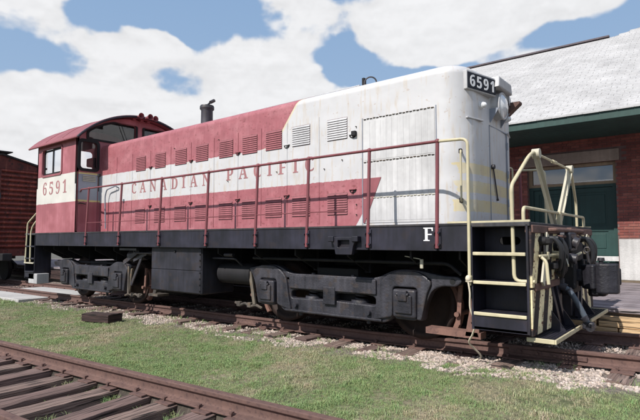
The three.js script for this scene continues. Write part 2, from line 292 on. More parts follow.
function track(name, railPts, tieSpots, tieLen, seed, k0 = 1) {
  const root = structure(new THREE.Group(), name); scene.add(root);
  for (const pts of railPts) mk('rail', railGeo(pts, k0), M.rust, root);
  const geos = [0, 1, 2, 3, 4, 5].map((k) => tieGeo(tieLen, rr(0.19, 0.225) * k0, 0.15, seed + k));
  tieSpots.forEach(([x, y, z, turn, rails], i) => {
    const m = new THREE.Mesh(geos[i % 6], tieMats[(i * 7 + (i >> 1)) % 3]); m.name = 'tie'; m.castShadow = m.receiveShadow = true;
    m.position.set(x, y, z); m.rotation.set(rr(-0.03, 0.03), turn + rr(-0.025, 0.025), rr(-0.008, 0.008)); root.add(m);
    for (const t of rails) {
      const pl = new THREE.Mesh(plateGeo, M.rust); pl.name = 'tie_plate'; pl.position.set(t, 0.006, 0); pl.rotation.y = Math.PI / 2; m.add(pl); pl.castShadow = pl.receiveShadow = true;
      for (const e of [-1, 1]) { const s = new THREE.Mesh(spikeGeo, M.rust); s.name = 'spike'; s.position.set(t + e * 0.083, 0.012 + rr(0, 0.012), e * 0.05 + rr(-0.02, 0.02)); s.rotation.y = e > 0 ? -Math.PI / 2 : Math.PI / 2; m.add(s); s.castShadow = s.receiveShadow = true; }
    }
  });
  return root;
}
{
  const xs = []; for (let x = -45; x <= 14; x += 1) xs.push(x);
  const cut = xs.findIndex((x) => x >= 6), near = xs.map((x) => V(x, railY(x), 0.70)), far = xs.map((x) => V(x, railY(x), -0.70));
  const ties = []; for (let x = -16; x < 11; x += 0.56) { const xx = x + rr(-0.05, 0.05); ties.push([xx, railY(xx) - 0.142 - 0.012, rr(-0.04, 0.08), Math.PI / 2, [-0.7, 0.7]]); }
  const t = track('locomotive_track', [near, far], ties, 2.36, 300);
  const jb = [rb(5.55, 6.35, 0.05, 0.1, -0.012, 0.012, 0.006, 1)]; for (let k = 0; k < 4; k++) jb.push(cyl([5.68 + k * 0.18, 0.075, 0.01], [5.68 + k * 0.18, 0.075, 0.04], 0.016, 0.016, 6));
  mk('joint_bar', jb.map((g) => g.translate(0.25, railY(6.1) - 0.142, 0.70 + 0.022)), M.rust, t);
}
{
  const pts = (o) => { const a = []; for (let s = -40; s <= 10; s += 1) a.push(V(GA.x + GD.x * s + GN.x * o, 0.06 + (s < 0 ? s * 0.004 : 0), GA.z + GD.z * s + GN.z * o)); return a; };
  const ties = []; let i = 0; const turn = Math.atan2(GD.x, GD.z) - Math.PI / 2;
  for (let s = -9; s < 8.5; s += 0.47) { const q = s + rr(-0.04, 0.04), o = 0.7 + rr(-0.05, 0.05); ties.push([GA.x + GD.x * q + GN.x * o, 0.06 + (q < 0 ? q * 0.004 : 0) - 0.182, GA.z + GD.z * q + GN.z * o, Math.atan2(-GN.z, GN.x), [0.7 - o + 0.7, -0.7 + (0.7 - o)].map((t) => t)]); }
  track('siding_track', [pts(0), pts(1.40)], ties, 2.36, 400, 1.2);
}

// ------------------------------------------------------------------ locomotive
const WALK = 1.67, HZ = 0.95;
{
  const loco = thing('diesel_locomotive', 'maroon, white and grey diesel switching locomotive numbered 6591 standing on the middle track', 'locomotive', [0.4, 0.22, 0]);
  const P = (n, g, m, p = loco, k = false) => mk(n, g, m, p, k);

  // ---- hood: one shell, sides, rounded nose and cambered top
  const outline = [], XC = 5.06, RC = 0.36;
  for (let i = 0; i <= 40; i++) outline.push([lerp(-3.15, XC, i / 40), HZ, 0, 1]);
  for (let i = 1; i <= 8; i++) { const a = i / 8 * Math.PI / 2; outline.push([XC + RC * Math.sin(a), HZ - RC + RC * Math.cos(a), Math.sin(a), Math.cos(a)]); }
  for (let i = 1; i <= 6; i++) { const z = lerp(HZ - RC, 0, i / 6); outline.push([XC + RC + 0.035 * (1 - (z / (HZ - RC)) ** 2), z, 1, 0]); }
  const half = outline.length; for (let i = half - 2; i >= 0; i--) { const [x, z, a, b] = outline[i]; outline.push([x, -z, a, -b]); }
  const S = [0]; for (let i = 1; i < outline.length; i++) S.push(S[i - 1] + Math.hypot(outline[i][0] - outline[i - 1][0], outline[i][1] - outline[i - 1][1]));
  const TOT = S[S.length - 1], UL = 9.5, VL = 2.3;
  const rows = [[0, WALK, 0], [0, 2.3, 0.63], [0, 2.95, 1.28], [0, 3.54, 1.87]]; for (let k = 1; k <= 8; k++) { const a = k / 8 * Math.PI / 2; rows.push([0.12 * (1 - Math.cos(a)), 3.54 + 0.12 * Math.sin(a), 1.87 + 0.12 * a]); }
  {
    const pos = [], uv = [], idx = [], n = outline.length;
    const half2 = [[0, half - 1, 0.5], [half - 1, n - 1, 0]]; let base = 0; const tops = [];
    for (const [i0, i1, vo] of half2) {
      const w = i1 - i0 + 1;
      for (const [ins, y, t] of rows) for (let i = i0; i <= i1; i++) { const [x, z, nx, nz] = outline[i]; pos.push(x - nx * ins, y, z - nz * ins); uv.push((vo ? S[i] : TOT - S[i]) / UL, vo + 0.5 * t / VL); }
      for (let r = 0; r < rows.length - 1; r++) for (let i = 0; i < w - 1; i++) { const a = base + r * w + i; idx.push(a, a + 1, a + w, a + 1, a + w + 1, a + w); }
      const b2 = pos.length / 3;   // top, half way over
      for (let k = 0; k <= 4; k++) for (let i = i0; i <= i1; i++) { const [x, z, nx, nz] = outline[i], q = k / 4, zz = z - nz * 0.12, xx = x - nx * 0.12, f = sm(q); pos.push(xx, 3.66 + 0.05 * f * clamp((5.15 - xx) / 0.3), zz * (1 - q)); uv.push((vo ? S[i] : TOT - S[i]) / UL, vo + 0.5 * Math.min(0.995, (2.16 + q * 0.1) / VL)); }
      for (let r = 0; r < 4; r++) for (let i = 0; i < w - 1; i++) { const a = b2 + r * w + i; idx.push(a, a + 1, a + w, a + 1, a + w + 1, a + w); }
      base = pos.length / 3;
    }
    const g = new THREE.BufferGeometry(); g.setAttribute('position', new THREE.Float32BufferAttribute(pos, 3)); g.setAttribute('uv', new THREE.Float32BufferAttribute(uv, 2)); g.setIndex(idx); g.computeVertexNormals();
    // livery painted on the shell: maroon above and below a white band, white radiator end, yellow bands round the nose
    const toS = (c) => c.map((x) => (x <= 0.0031308 ? 12.92 * x : 1.055 * x ** (1 / 2.4) - 0.055)), cw = toS(PAL.white), cr = toS(PAL.red), cy = toS([0.72, 0.60, 0.33]), cg = toS([0.44, 0.46, 0.545]);
    const livery = tex(2048, 1024, (u, v) => {
      const s = u * UL, x = -3.15 + s, top = (v >= 0.5 ? v - 0.5 : v) * 2 * VL, y = WALK + top;
      const wob = 0.012 * (fbm2(u, v, 200, 40, 7, 2) - 0.5);
      let c = cw;
      const up = y > 2.95 + wob && x < 1.95 + (y < 3.2 ? Math.sqrt(clamp((y - 2.95) / 0.25)) * 0.5 : 0.5 + (y - 3.2) * 0.78);
      const lo = y < 2.33 + wob && x < 4.27 - (2.33 - y) * 0.66;
      const edge = y > 2.95 && x < 1.99 + (y < 3.2 ? Math.sqrt(clamp((y - 2.95) / 0.25)) * 0.5 : 0.5 + (y - 3.2) * 0.78) && x > 1.9;
      if (edge) c = mix3(cw, cy, 0.55); if (up || lo) c = cr;
      const n1 = fbm2(u, v, 40, 24, 301, 5), n2 = fbm2(u, v, 300, 20, 305, 3), n3 = fbm2(u, v, 260, 160, 309, 2), n4 = fbm2(u, v, 90, 60, 311, 3);
      if (up || lo) { c = mix3(c, [0.80, 0.58, 0.60], clamp((n1 - 0.40) * 1.6) * 0.42 + clamp((n2 - 0.48) * 1.4) * 0.35 + 0.06); if (n3 > 0.7) c = mix3(c, [0.42, 0.22, 0.22], clamp((n3 - 0.7) * 5) * 0.5); c = c.map((q) => q * (0.94 + 0.12 * n4)); }
      else {
        const nose = s > 8.42 + 0.16 * (n4 - 0.5);
        if (nose) { for (const [a, b] of [[2.30, 2.43], [2.07, 2.215], [1.84, 1.985]]) if (y > a + wob && y < b + wob) c = mix3(c, cy, 0.8 - 0.5 * clamp((n1 - 0.45) * 2)); }
        c = c.map((q, k) => q * (0.95 + 0.07 * n1 - [0, 0.012, 0.03][k] * clamp((n2 - 0.5) * 4)));
        if (n3 > 0.79 && n4 > 0.55) c = mix3(c, [0.62, 0.5, 0.42], 0.25);
        if (n2 > 0.56) c = mix3(c, [0.74, 0.69, 0.64], clamp((n2 - 0.58) * 1.8));
      }
      return c;
    });
    const dents = tex(1024, 512, (u, v) => 0.8 * fbm2(u, v, 26, 14, 811, 3) + 0.2 * fbm2(u, v, 120, 60, 815, 2), { srgb: false });
    livery.wrapS = livery.wrapT = THREE.ClampToEdgeWrapping;
    var hood = P('hood', g, std({ map: livery, roughness: 0.46, bumpMap: dents, bumpScale: 0.008 }), loco, true);
  }
    // door edges: thin cover strips in the paint below them
  for (const x of [-2.45, -1.83, -1.16, -0.47, 0.165, 0.82, 1.445, 2.0, 2.565, 3.2]) {
    for (const [a, b, m] of [[1.72, 2.325, M.red], [2.335, 2.945, M.white], [2.955, 3.30, x < 2.5 ? M.red : M.white]]) P('door_seam', bx(x - 0.006, x + 0.006, a, b, HZ - 0.002, HZ + 0.005), m, hood);
  }
  const upX = [-1.51, -0.82, -0.15, 0.48, 1.14, 1.73, 2.28, 2.85, 3.53];
  function louvre(x, y, m, sgn) {
    const g = []; const w = 0.175, h = 0.15;
    for (let k = 0; k < 9; k++) { const yy = y - h + (k + 0.5) * 2 * h / 9; g.push(ext([[0, 0.019], [0.013, -0.010], [0.013, -0.014], [0, 0.012]], [], -w, w, 0).rotateY(-Math.PI / 2).translate(0, yy, 0)); }
    const c = mergeGeometries(g);
    if (sgn < 0) c.rotateY(Math.PI); c.translate(x, 0, sgn * (HZ + 0.001)); P('louvre', c, m, hood);
  }
  for (const sgn of [1, -1]) upX.forEach((x) => {
    P('louvre_recess', bx(x - 0.178, x + 0.178, 3.07 - 0.155, 3.07 + 0.155, sgn * (HZ - 0.01), sgn * (HZ + 0.002)), M.grime, hood); P('louvre_recess', bx(x - 0.178, x + 0.178, 2.0 - 0.155, 2.0 + 0.155, sgn * (HZ - 0.01), sgn * (HZ + 0.002)), M.grime, hood);
    louvre(x, 3.07, x < 2.5 ? M.red : M.white, sgn); louvre(x, 2.0, M.red, sgn);
  });
  for (const [x, ys] of [[-1.15, [2.96, 2.18]], [0.165, [2.96, 2.18]], [1.445, [2.96, 2.17]], [2.56, [2.95, 2.17]], [3.8, [2.95, 2.18]]]) for (const y of ys) {
    const half = []; for (let k = 0; k <= 8; k++) { const a = Math.PI + k / 8 * Math.PI; half.push([x + 0.062 * Math.cos(a), y + 0.01 + 0.055 * Math.sin(a)]); }
    P('latch_pocket', ext(half, [], HZ - 0.004, HZ + 0.004, 0.001), M.black, hood);
    P('door_latch', [rb(x - 0.055, x + 0.055, y + 0.004, y + 0.02, HZ, HZ + 0.022, 0.004, 1), cyl([x, y - 0.02, HZ], [x, y - 0.02, HZ + 0.03], 0.012, 0.012, 8)], y > 2.5 && x > 2.4 ? M.white : M.red, hood);
  }
  for (const [x, y] of [[3.62, 2.62], [3.86, 3.06], [-0.35, 3.25], [0.95, 3.25], [2.35, 2.56], [1.9, 2.5], [1.2, 2.5], [3.3, 2.52], [3.86, 1.98], [3.86, 1.84]]) P('door_stop', [cyl([x, y, HZ], [x, y, HZ + 0.022], 0.009, 0.007, 8)], M.dusty, hood);
  P('hood_light', [rb(3.80, 3.87, 2.93, 3.0, HZ, HZ + 0.05, 0.01)], M.dark, hood);
  // radiator shutter doors
  {
    const g = [rb(3.975, 5.035, 1.72, 3.14, HZ - 0.004, HZ + 0.007, 0.003, 1)]; for (let k = 0; k < 12; k++) { const x = 4.0 + k * 0.0855; for (const [a, b] of [[1.75, 2.04], [2.08, 2.52], [2.57, 3.1]]) g.push(rb(x, x + 0.0845, a, b, HZ, HZ + 0.0095, 0.002, 1)); }
    const hd = P('shutter_door', g, std({ color: lin(0.70, 0.695, 0.705), roughness: 0.55, map: wear }), hood);
    for (const y of [2.055, 2.545, 3.135]) { const h = []; for (let k = 0; k < 21; k++) h.push(cyl([3.99 + k * 0.05, y + (k % 2) * 0.004, HZ + 0.013], [4.026 + k * 0.05, y + (k % 2) * 0.004, HZ + 0.010], 0.0065, 0.0065, 7)); P('piano_hinge', h, y > 2.3 ? M.dusty : M.cream, hood); }
    P('shutter_red_corner', extZ([[3.978, 1.722], [4.0, 1.722], [4.262, 2.325], [3.978, 2.325]], HZ + 0.0075, HZ + 0.0165), M.red, hood);
    P('door_edge', [bx(5.045, 5.058, 1.7, 3.16, HZ - 0.002, HZ + 0.006), bx(3.955, 3.967, 1.7, 3.16, HZ - 0.002, HZ + 0.006)], M.grey, hood);
  }
  // lettering
  P('lettering', word('CANADIAN', fontSerif, 0.215, 2.56).translate(-1.84, 2.47, HZ - 0.001), M.letterRed, hood);
  P('lettering', word('PACIFIC', fontSerif, 0.215, 1.95).translate(1.15, 2.515, HZ - 0.001), M.letterRed, hood);
  // roof of the hood: stack, lifting eye, grab pipe, fan hatch
  {
    const st = P('exhaust_stack', lathe([[0.0, 3.66], [0.19, 3.66], [0.185, 3.76], [0.15, 3.84], [0.125, 3.95], [0.122, 4.22], [0.15, 4.25], [0.15, 4.30], [0.115, 4.30], [0.11, 4.0]], 24).translate(-0.6, 0, 0), std({ color: lin(0.07, 0.07, 0.085), roughness: 0.6, map: soot }));
    P('rain_cap', [cyl([-0.63, 4.32, 0], [-0.45, 4.40, 0], 0.02, 0.02, 8), cyl([-0.6, 4.305, 0], [-0.6, 4.325, 0], 0.145, 0.14, 20), cyl([-0.43, 4.36, 0.05], [-0.43, 4.42, -0.05], 0.035, 0.035, 10)], M.truck, st);
    P('lifting_eye', [rb(3.80, 3.84, 3.62, 3.82, 0.66, 0.72, 0.006, 1)], M.dark, hood);
    P('marker_ring', new THREE.TorusGeometry(0.085, 0.011, 8, 24).rotateY(0.5).translate(3.93, 3.73, 0.69), M.steel, hood);
    P('roof_pipe', [cyl([1.2, 3.70, 0.74], [3.78, 3.71, 0.74], 0.011, 0.011, 8), ...[1.25, 1.9, 2.5, 3.1, 3.7].map((x) => cyl([x, 3.64, 0.74], [x, 3.71, 0.74], 0.012, 0.012, 6))], M.white, hood);
    P('roof_hatch', [rb(4.75, 5.12, 3.62, 3.72, -0.55, 0.62, 0.02), rb(4.80, 4.9, 3.7, 3.755, 0.3, 0.5, 0.01)], M.white, hood);
    P('hatch_frame', [bar([4.98, 3.70, 0.66], [5.22, 3.655, 0.5], 0.03, 0.012), bar([5.22, 3.655, 0.5], [5.24, 3.66, -0.4], 0.05, 0.02), bx(5.10, 5.16, 3.655, 3.71, 0.1, 0.62)], M.rust, hood);
  }
  // ---- nose: number boards, headlight, door, grab irons
  {
    const a = V(5.385, 3.45, 0.81), b = V(5.535, 3.45, 0.23), dir = b.clone().sub(a).normalize(), n = V(-dir.z, 0, dir.x).multiplyScalar(-1); if (n.x < 0) n.negate();
    for (const sgn of [1, -1]) {
      const basis = new THREE.Matrix4().makeBasis(V(dir.x, 0, dir.z * sgn), V(0, 1, 0), V(n.x, 0, n.z * sgn)), mid = V((a.x + b.x) / 2, 3.45, sgn * (a.z + b.z) / 2), L = a.distanceTo(b);
      const put = (g) => { if (sgn < 0) g.scale(1, 1, 1); return g.applyMatrix4(basis).translate(mid.x, mid.y, mid.z); };
      const fix = (g) => { if (sgn < 0) { g = g.index ? g.toNonIndexed() : g; const q = g.attributes.position.array, m = g.attributes.normal?.array; for (let i = 0; i < q.length; i += 9) for (let k = 0; k < 3; k++) { let t = q[i + 3 + k]; q[i + 3 + k] = q[i + 6 + k]; q[i + 6 + k] = t; if (m) { t = m[i + 3 + k]; m[i + 3 + k] = m[i + 6 + k]; m[i + 6 + k] = t; } } } return g; };
      const nb = P('number_board', fix(put(rb(-L / 2, L / 2, -0.115, 0.125, -0.22, 0.012, 0.012))), M.white, hood);
      P('number_board_plate', fix(put(rb(-L / 2 + 0.012, L / 2 - 0.012, -0.098, 0.10, 0.0, 0.02, 0.006, 1))), M.numberPlate, hood);
      const t = word('6591', fontSans, 0.145, L - 0.11, 0.004); if (sgn < 0) { t.scale(-1, 1, 1); t.translate(L - 0.11, 0, 0); }
      t.translate(-(L - 0.11) / 2, -0.072, 0.0195); P('number_board_digits', sgn < 0 ? put(t) : put(t), M.numberWhite, hood);
      P('number_board_shelf', fix(put(rb(-L / 2 + 0.02, 0.05, -0.47, -0.45, -0.2, 0.0, 0.006, 1))), M.white, hood);
      P('class_light', [cyl([5.36, 3.19, sgn * 0.47], [5.47, 3.19, sgn * 0.47], 0.055, 0.045, 14), new THREE.SphereGeometry(0.038, 12, 8).translate(5.475, 3.19, sgn * 0.47)], M.lens, hood);
      P('grab_iron', pipe([[5.32, 2.56, sgn * 0.84], [5.36, 2.56, sgn * 0.95], [5.36, 1.96, sgn * 0.95], [5.32, 1.96, sgn * 0.84]], 0.013, 0.04), M.yellow, hood);
      for (const y of [2.57, 1.97]) P('grab_bracket', rb(5.24, 5.33, y - 0.03, y + 0.03, sgn * 0.80, sgn * 0.86, 0.008), M.dark, hood);
    }
    const hl = P('headlight', [cyl([5.34, 3.26, 0], [5.555, 3.26, 0], 0.185, 0.172, 32), new THREE.TorusGeometry(0.168, 0.016, 8, 32).rotateY(Math.PI / 2).translate(5.555, 3.26, 0)], M.white, hood);
    P('headlight_lens', new THREE.SphereGeometry(0.285, 28, 10, 0, Math.PI * 2, 0, 0.6).rotateZ(-Math.PI / 2).translate(5.325, 3.26, 0), M.lens, hood);
    P('headlight_hood', extX([[-0.27, 3.46], [0.27, 3.46], [0.24, 3.60], [-0.24, 3.60]].reverse(), [], 5.1, 5.6, 0.02), M.white, hood);
    for (const z of [0.2, -0.212]) P('headlight_bracket', ext([[5.4, 3.02], [5.46, 3.02], [5.58, 3.2], [5.4, 3.2]], [], z, z + 0.012, 0.002), M.grey, hood);
    P('bell_bracket', [ext([[5.36, 3.18], [5.62, 3.40], [5.62, 3.43], [5.34, 3.43]], [], -0.62, -0.5, 0.004)], M.rust, hood);
    P('nose_door_seam', [bx(5.44, 5.456, 1.72, 2.98, 0.225, 0.237), bx(5.44, 5.456, 1.72, 2.98, -0.45, -0.438), bx(5.44, 5.456, 2.97, 2.982, -0.45, 0.237)], M.grey, hood);
    P('nose_handle', [bar([5.47, 2.44, 0.17], [5.47, 2.02, 0.02], 0.02, 0.012, V(1, 0, 0)), cyl([5.44, 2.44, 0.17], [5.49, 2.44, 0.17], 0.03, 0.03, 10), cyl([5.44, 2.02, 0.02], [5.48, 2.02, 0.02], 0.014, 0.014, 8)], M.truck, hood);
    P('nose_hinge', [2.0, 2.4, 2.8].map((y) => cyl([5.455, y - 0.05, -0.445], [5.455, y + 0.05, -0.445], 0.014, 0.014, 8)), M.grey, hood);
  }

  // ---- cab
  {
    const CX0 = -5.15, CX1 = -3.15, EA = 3.76, RA = 2.155, PK = 4.43;
    const arch = (z, d = 0) => PK - d - (RA - Math.sqrt(RA * RA - z * z));
    const cab = sub('cab', loco);
    const C = (n, g, m) => P(n, g, m, cab);
    const wallMat = (() => {                                  // maroon with a cream band between yellow lines
      const toS = (c) => c.map((x) => 1.055 * x ** (1 / 2.4) - 0.055), cr = toS(PAL.red), cc = toS([0.66, 0.64, 0.60]), cy = toS([0.66, 0.56, 0.25]), cg = toS([0.30, 0.33, 0.39]);
      const mk1 = (mid) => { const t = tex(512, 512, (u, v) => { const y = v * 3, n = fbm2(u, v, 9, 9, 401, 5), st = fbm2(u, v, 60, 3, 405, 3); const y2 = y + 0.008 * (n - 0.5); let c = y2 > 2.345 && y2 < 2.99 ? (mid === 1 ? (y2 < 2.385 || y2 > 2.95 ? cy : cg) : cc) : cr; if (c === cr) c = mix3(c, [0.80, 0.56, 0.60], clamp((n - 0.40) * 1.8) * 0.55 + clamp((st - 0.48) * 1.5) * 0.4); return c.map((q) => q * (0.92 + 0.14 * n)); }, { rx: 1 / 3, ry: 1 / 3 }); t.offset.y = 0; return std({ map: t, roughness: 0.6, bumpMap: grain, bumpScale: 0.001 }); };
      return [mk1(0), mk1(1)];
    })();
    // uv heights measure from world y = 1.5
    const addY = (m) => { const uv = m.geometry.attributes.uv, p = m.geometry.attributes.position; for (let i = 0; i < uv.count; i++) uv.setY(i, p.getY(i) + ORG.y); return m; };
    for (const t of wallMat) { t.map.offset.y = 0; }
    for (const sgn of [1, -1]) {
      const z0 = sgn > 0 ? 1.445 : -1.5;
      addY(C('side_wall', ext([[CX0, WALK], [CX1, WALK], [CX1, EA + 0.03], [CX0, EA + 0.03]], [rrect(-4.86, -3.86, 3.02, 3.64, 0.07)], z0, z0 + 0.055, 0.004), wallMat[0]));
      const zf = sgn * 1.5, fr = (o, i, a, b) => ext(rrect(...o), [rrect(...i)], a, b, 0.003);
      C('window_frame', fr([-4.9, -3.82, 2.98, 3.68, 0.1], [-4.85, -3.87, 3.03, 3.63, 0.06], sgn > 0 ? 1.497 : -1.518, sgn > 0 ? 1.518 : -1.497), M.red);
      for (const [x0, x1, zz] of [[-4.86, -4.35, 1.455], [-4.38, -3.86, 1.475]]) { C('window_sash', ext(rrect(x0, x1, 3.03, 3.63, 0.03), [rrect(x0 + 0.045, x1 - 0.045, 3.075, 3.585, 0.05)], sgn * zz - 0.008, sgn * zz + 0.008, 0.002), M.dark); C('window_pane', bx(x0 + 0.03, x1 - 0.03, 3.06, 3.60, sgn * zz - 0.0015, sgn * zz + 0.0015), M.glass); }
      P('cab_number', (sgn > 0 ? word('6591', fontSerif, 0.30, 1.22) : word('6591', fontSerif, 0.30, 1.22).rotateY(Math.PI)).translate(sgn > 0 ? -4.80 : -3.58, 2.56, sgn * 1.4985), M.letterRed, cab);
    }
    const wallShape = () => { const o = [[-1.5, WALK], [1.5, WALK]]; for (let k = 0; k <= 24; k++) { const z = 1.5 - 3 * k / 24; o.push([z, arch(z, 0.03)]); } return o; };
    const archHole = (z0, z1, y0, dy) => { const o = [[z0, y0], [z1, y0]]; for (let k = 0; k <= 6; k++) { const z = lerp(z1, z0, k / 6); o.push([z, Math.min(arch(z, dy), 4.24)]); } return fillet(o, 0.05); };
    const fh = [rrect(1.03, 1.44, 3.06, 3.70, 0.08), rrect(-1.44, -1.03, 3.06, 3.70, 0.08), archHole(0.10, 1.26, 3.76, 0.10), archHole(-1.26, -0.10, 3.76, 0.10)];
    addY(C('front_wall', extX(wallShape(), fh, CX1 - 0.055, CX1, 0.004), wallMat[1]));
    const rh = [rrect(0.16, 1.40, 3.02, 3.82, 0.08), rrect(-1.40, -0.16, 3.02, 3.82, 0.08)];
    addY(C('rear_wall', extX(wallShape(), rh, CX0, CX0 + 0.055, 0.004), wallMat[0]));
    for (const sgn of [1, -1]) {
      C('window_frame', extX(rrect(sgn > 0 ? 0.99 : -1.48, sgn > 0 ? 1.48 : -0.99, 3.02, 3.74, 0.1), [rrect(sgn > 0 ? 1.05 : -1.42, sgn > 0 ? 1.42 : -1.05, 3.08, 3.68, 0.07)], CX1 - 0.003, CX1 + 0.02, 0.003), M.dark);
      for (const [z0, z1, y0, y1, x] of [[1.02, 1.45, 3.05, 3.71, CX1 - 0.028], [0.09, 0.91, 3.75, 4.3, CX1 - 0.028]]) C('window_pane', bx(x - 0.0015, x + 0.0015, y0, Math.min(y1, arch(Math.abs(z1), 0.05)), sgn * z0, sgn * z1), M.glass);
      C('window_pane', bx(CX1 - 0.0295, CX1 - 0.0265, 3.75, 4.02, sgn * 0.912, sgn * 1.27), M.glass);
      C('window_pane', bx(CX0 + 0.026, CX0 + 0.029, 3.0, 3.84, sgn * 0.15, sgn * 1.41), M.glass);
      C('window_bar', bx(CX0 + 0.01, CX0 + 0.045, 3.0, 3.84, sgn * 0.76, sgn * 0.81), M.dark);
      C('door_vent', [0, 1, 2, 3].map((k) => bx(CX1, CX1 + 0.018, 2.80 + k * 0.035, 2.818 + k * 0.035, sgn * 1.07, sgn * 1.36)), M.cream);
      C('door_handle', [cyl([CX1, 2.3, sgn * 1.43], [CX1 + 0.06, 2.3, sgn * 1.43], 0.012, 0.012, 8), cyl([CX1 + 0.055, 2.31, sgn * 1.44], [CX1 + 0.055, 2.29, sgn * 1.3], 0.011, 0.011, 8)], M.dark);
      C('door_edge', [bx(CX1 - 0.001, CX1 + 0.008, 1.7, 3.0, sgn * 1.005, sgn * 1.017), bx(CX1 - 0.001, CX1 + 0.008, 1.7, 3.0, sgn * 1.462, sgn * 1.474)], M.red);
    }
    C('upper_frame', [extX(archHole(0.06, 1.30, 3.73, 0.07), [archHole(0.11, 1.25, 3.77, 0.12)], CX1 - 0.003, CX1 + 0.018, 0.003), extX(archHole(-1.30, -0.06, 3.73, 0.07), [archHole(-1.25, -0.11, 3.77, 0.12)], CX1 - 0.003, CX1 + 0.018, 0.003)], M.dark);
    // roof: a bowed sheet with a rolled edge
    {
      const o = []; for (let k = 0; k <= 32; k++) { const z = lerp(1.60, -1.60, k / 32); o.push([z, arch(z) + 0.03]); } for (let k = 32; k >= 0; k--) { const z = lerp(1.60, -1.60, k / 32); o.push([z, arch(z) - 0.012]); }
      const rf = C('roof', extX(o.reverse(), [], -5.42, -2.92, 0.006), M.red);
      const lip = []; for (let k = 0; k <= 32; k++) { const z = lerp(1.60, -1.60, k / 32); lip.push(V(-2.93, arch(z) - 0.005, z)); } C('roof_lip', sweep(lip, 0.028, 8), M.sill);
      for (const z of [1.6, -1.6]) C('drip_rail', cyl([-5.42, arch(1.6), z], [-2.92, arch(1.6), z], 0.022, 0.022, 8), M.red);
      C('roof_seam', [-4.6, -3.75].map((x) => { const l = []; for (let k = 0; k <= 24; k++) { const z = lerp(1.55, -1.55, k / 24); l.push(V(x, arch(z) + 0.032, z)); } return sweep(l, 0.01, 6); }), M.red);
      C('ceiling', extX((() => { const q = []; for (let k = 0; k <= 20; k++) { const z = lerp(1.44, -1.44, k / 20); q.push([z, arch(z) - 0.05]); } for (let k = 20; k >= 0; k--) { const z = lerp(1.44, -1.44, k / 20); q.push([z, arch(z) - 0.065]); } return q.reverse(); })(), [], -5.09, -3.21, 0.001), M.inside);
      C('cab_floor', bx(-5.09, -3.21, 1.7, 1.75, -1.44, 1.44), M.inside);
      C('control_stand', [rb(-3.9, -3.4, 1.75, 3.05, 0.2, 0.75, 0.03), cyl([-3.6, 3.0, 0.7], [-3.55, 3.35, 0.85], 0.03, 0.03, 8), rb(-3.75, -3.45, 3.2, 3.4, 0.75, 1.0, 0.03)], M.dark);
      C('seat', [rb(-4.7, -4.25, 2.35, 2.45, 0.85, 1.3, 0.03), rb(-4.75, -4.65, 2.45, 2.95, 0.85, 1.3, 0.03), cyl([-4.5, 1.75, 1.08], [-4.5, 2.35, 1.08], 0.05, 0.05, 10)], M.dark);
    }
    // horns
    const hn = [[0.20, 0.36], [0.0, 0.42], [-0.18, 0.36]];
    for (const [z, L] of hn) P('horn', [lathe([[0.016, 0], [0.018, 0.16], [0.03, 0.26], [0.064, L - 0.02], [0.07, L], [0.058, L - 0.01], [0.016, 0.24]], 20).rotateZ(-Math.PI / 2).translate(-3.12, 4.42, z), rb(-3.16, -3.06, 4.36, 4.45, z - 0.04, z + 0.04, 0.012)], M.red, cab);
    P('window_wiper', [bar([CX1 + 0.03, 4.2, 0.5], [CX1 + 0.03, 3.85, 0.35], 0.012, 0.008, V(1, 0, 0)), bar([CX1 + 0.03, 4.2, -0.5], [CX1 + 0.03, 3.85, -0.35], 0.012, 0.008, V(1, 0, 0))], M.black, cab);
  }

  // ---- frame: side sills, walkway, underframe
  {
    const XA = -5.12, XB = 5.655;
    for (const sgn of [1, -1]) {
      const cuts = [XA, -3.9, -2.62, -1.31, 0.03, 1.33, 2.46, 3.44, 4.41, 5.31, XB];
      for (let i = 0; i < cuts.length - 1; i++) P('side_sill', rb(cuts[i] + 0.004, cuts[i + 1] - 0.004, 1.37, WALK - 0.012, sgn * 1.46, sgn * 1.5, 0.006, 1), M.sill);
      P('sill_flange', [bx(XA, XB, 1.37, 1.385, sgn * 1.38, sgn * 1.46)], M.sill);
      P('walkway', bx(XA, XB, WALK - 0.022, WALK, sgn * 0.9, sgn * 1.51), std({ color: lin(0.09, 0.085, 0.09), roughness: 0.85, map: soot }));
      P('letter_f', (sgn > 0 ? word('F', fontSerif, 0.15, 0.1) : word('F', fontSerif, 0.15, 0.1).rotateY(Math.PI).translate(0.1, 0, 0)).translate(5.14, 1.48, sgn * 1.4985), M.numberWhite);
      P('jacking_pad', [ext(fillet([[3.86, 1.53], [4.28, 1.53], [4.22, 1.42], [4.2, 1.31], [3.95, 1.31], [3.93, 1.42]], 0.015), [rrect(3.985, 4.165, 1.40, 1.49, 0.01)], sgn > 0 ? 1.5 : -1.56, sgn > 0 ? 1.56 : -1.5, 0.006), bx(3.96, 4.19, 1.33, 1.42, sgn * 1.42, sgn * 1.52), rb(3.84, 3.93, 1.47, 1.54, sgn * 1.5, sgn * 1.58, 0.01), rb(4.21, 4.30, 1.47, 1.54, sgn * 1.5, sgn * 1.58, 0.01)], M.sill);
    }
    P('underframe', [bx(-5.7, 6.1, 1.12, 1.64, -0.5, 0.5), bx(-2.0, 2.0, 0.75, 1.2, -0.45, 0.45), bx(-5.1, 5.6, 1.38, 1.64, -1.4, 1.4)], M.black);
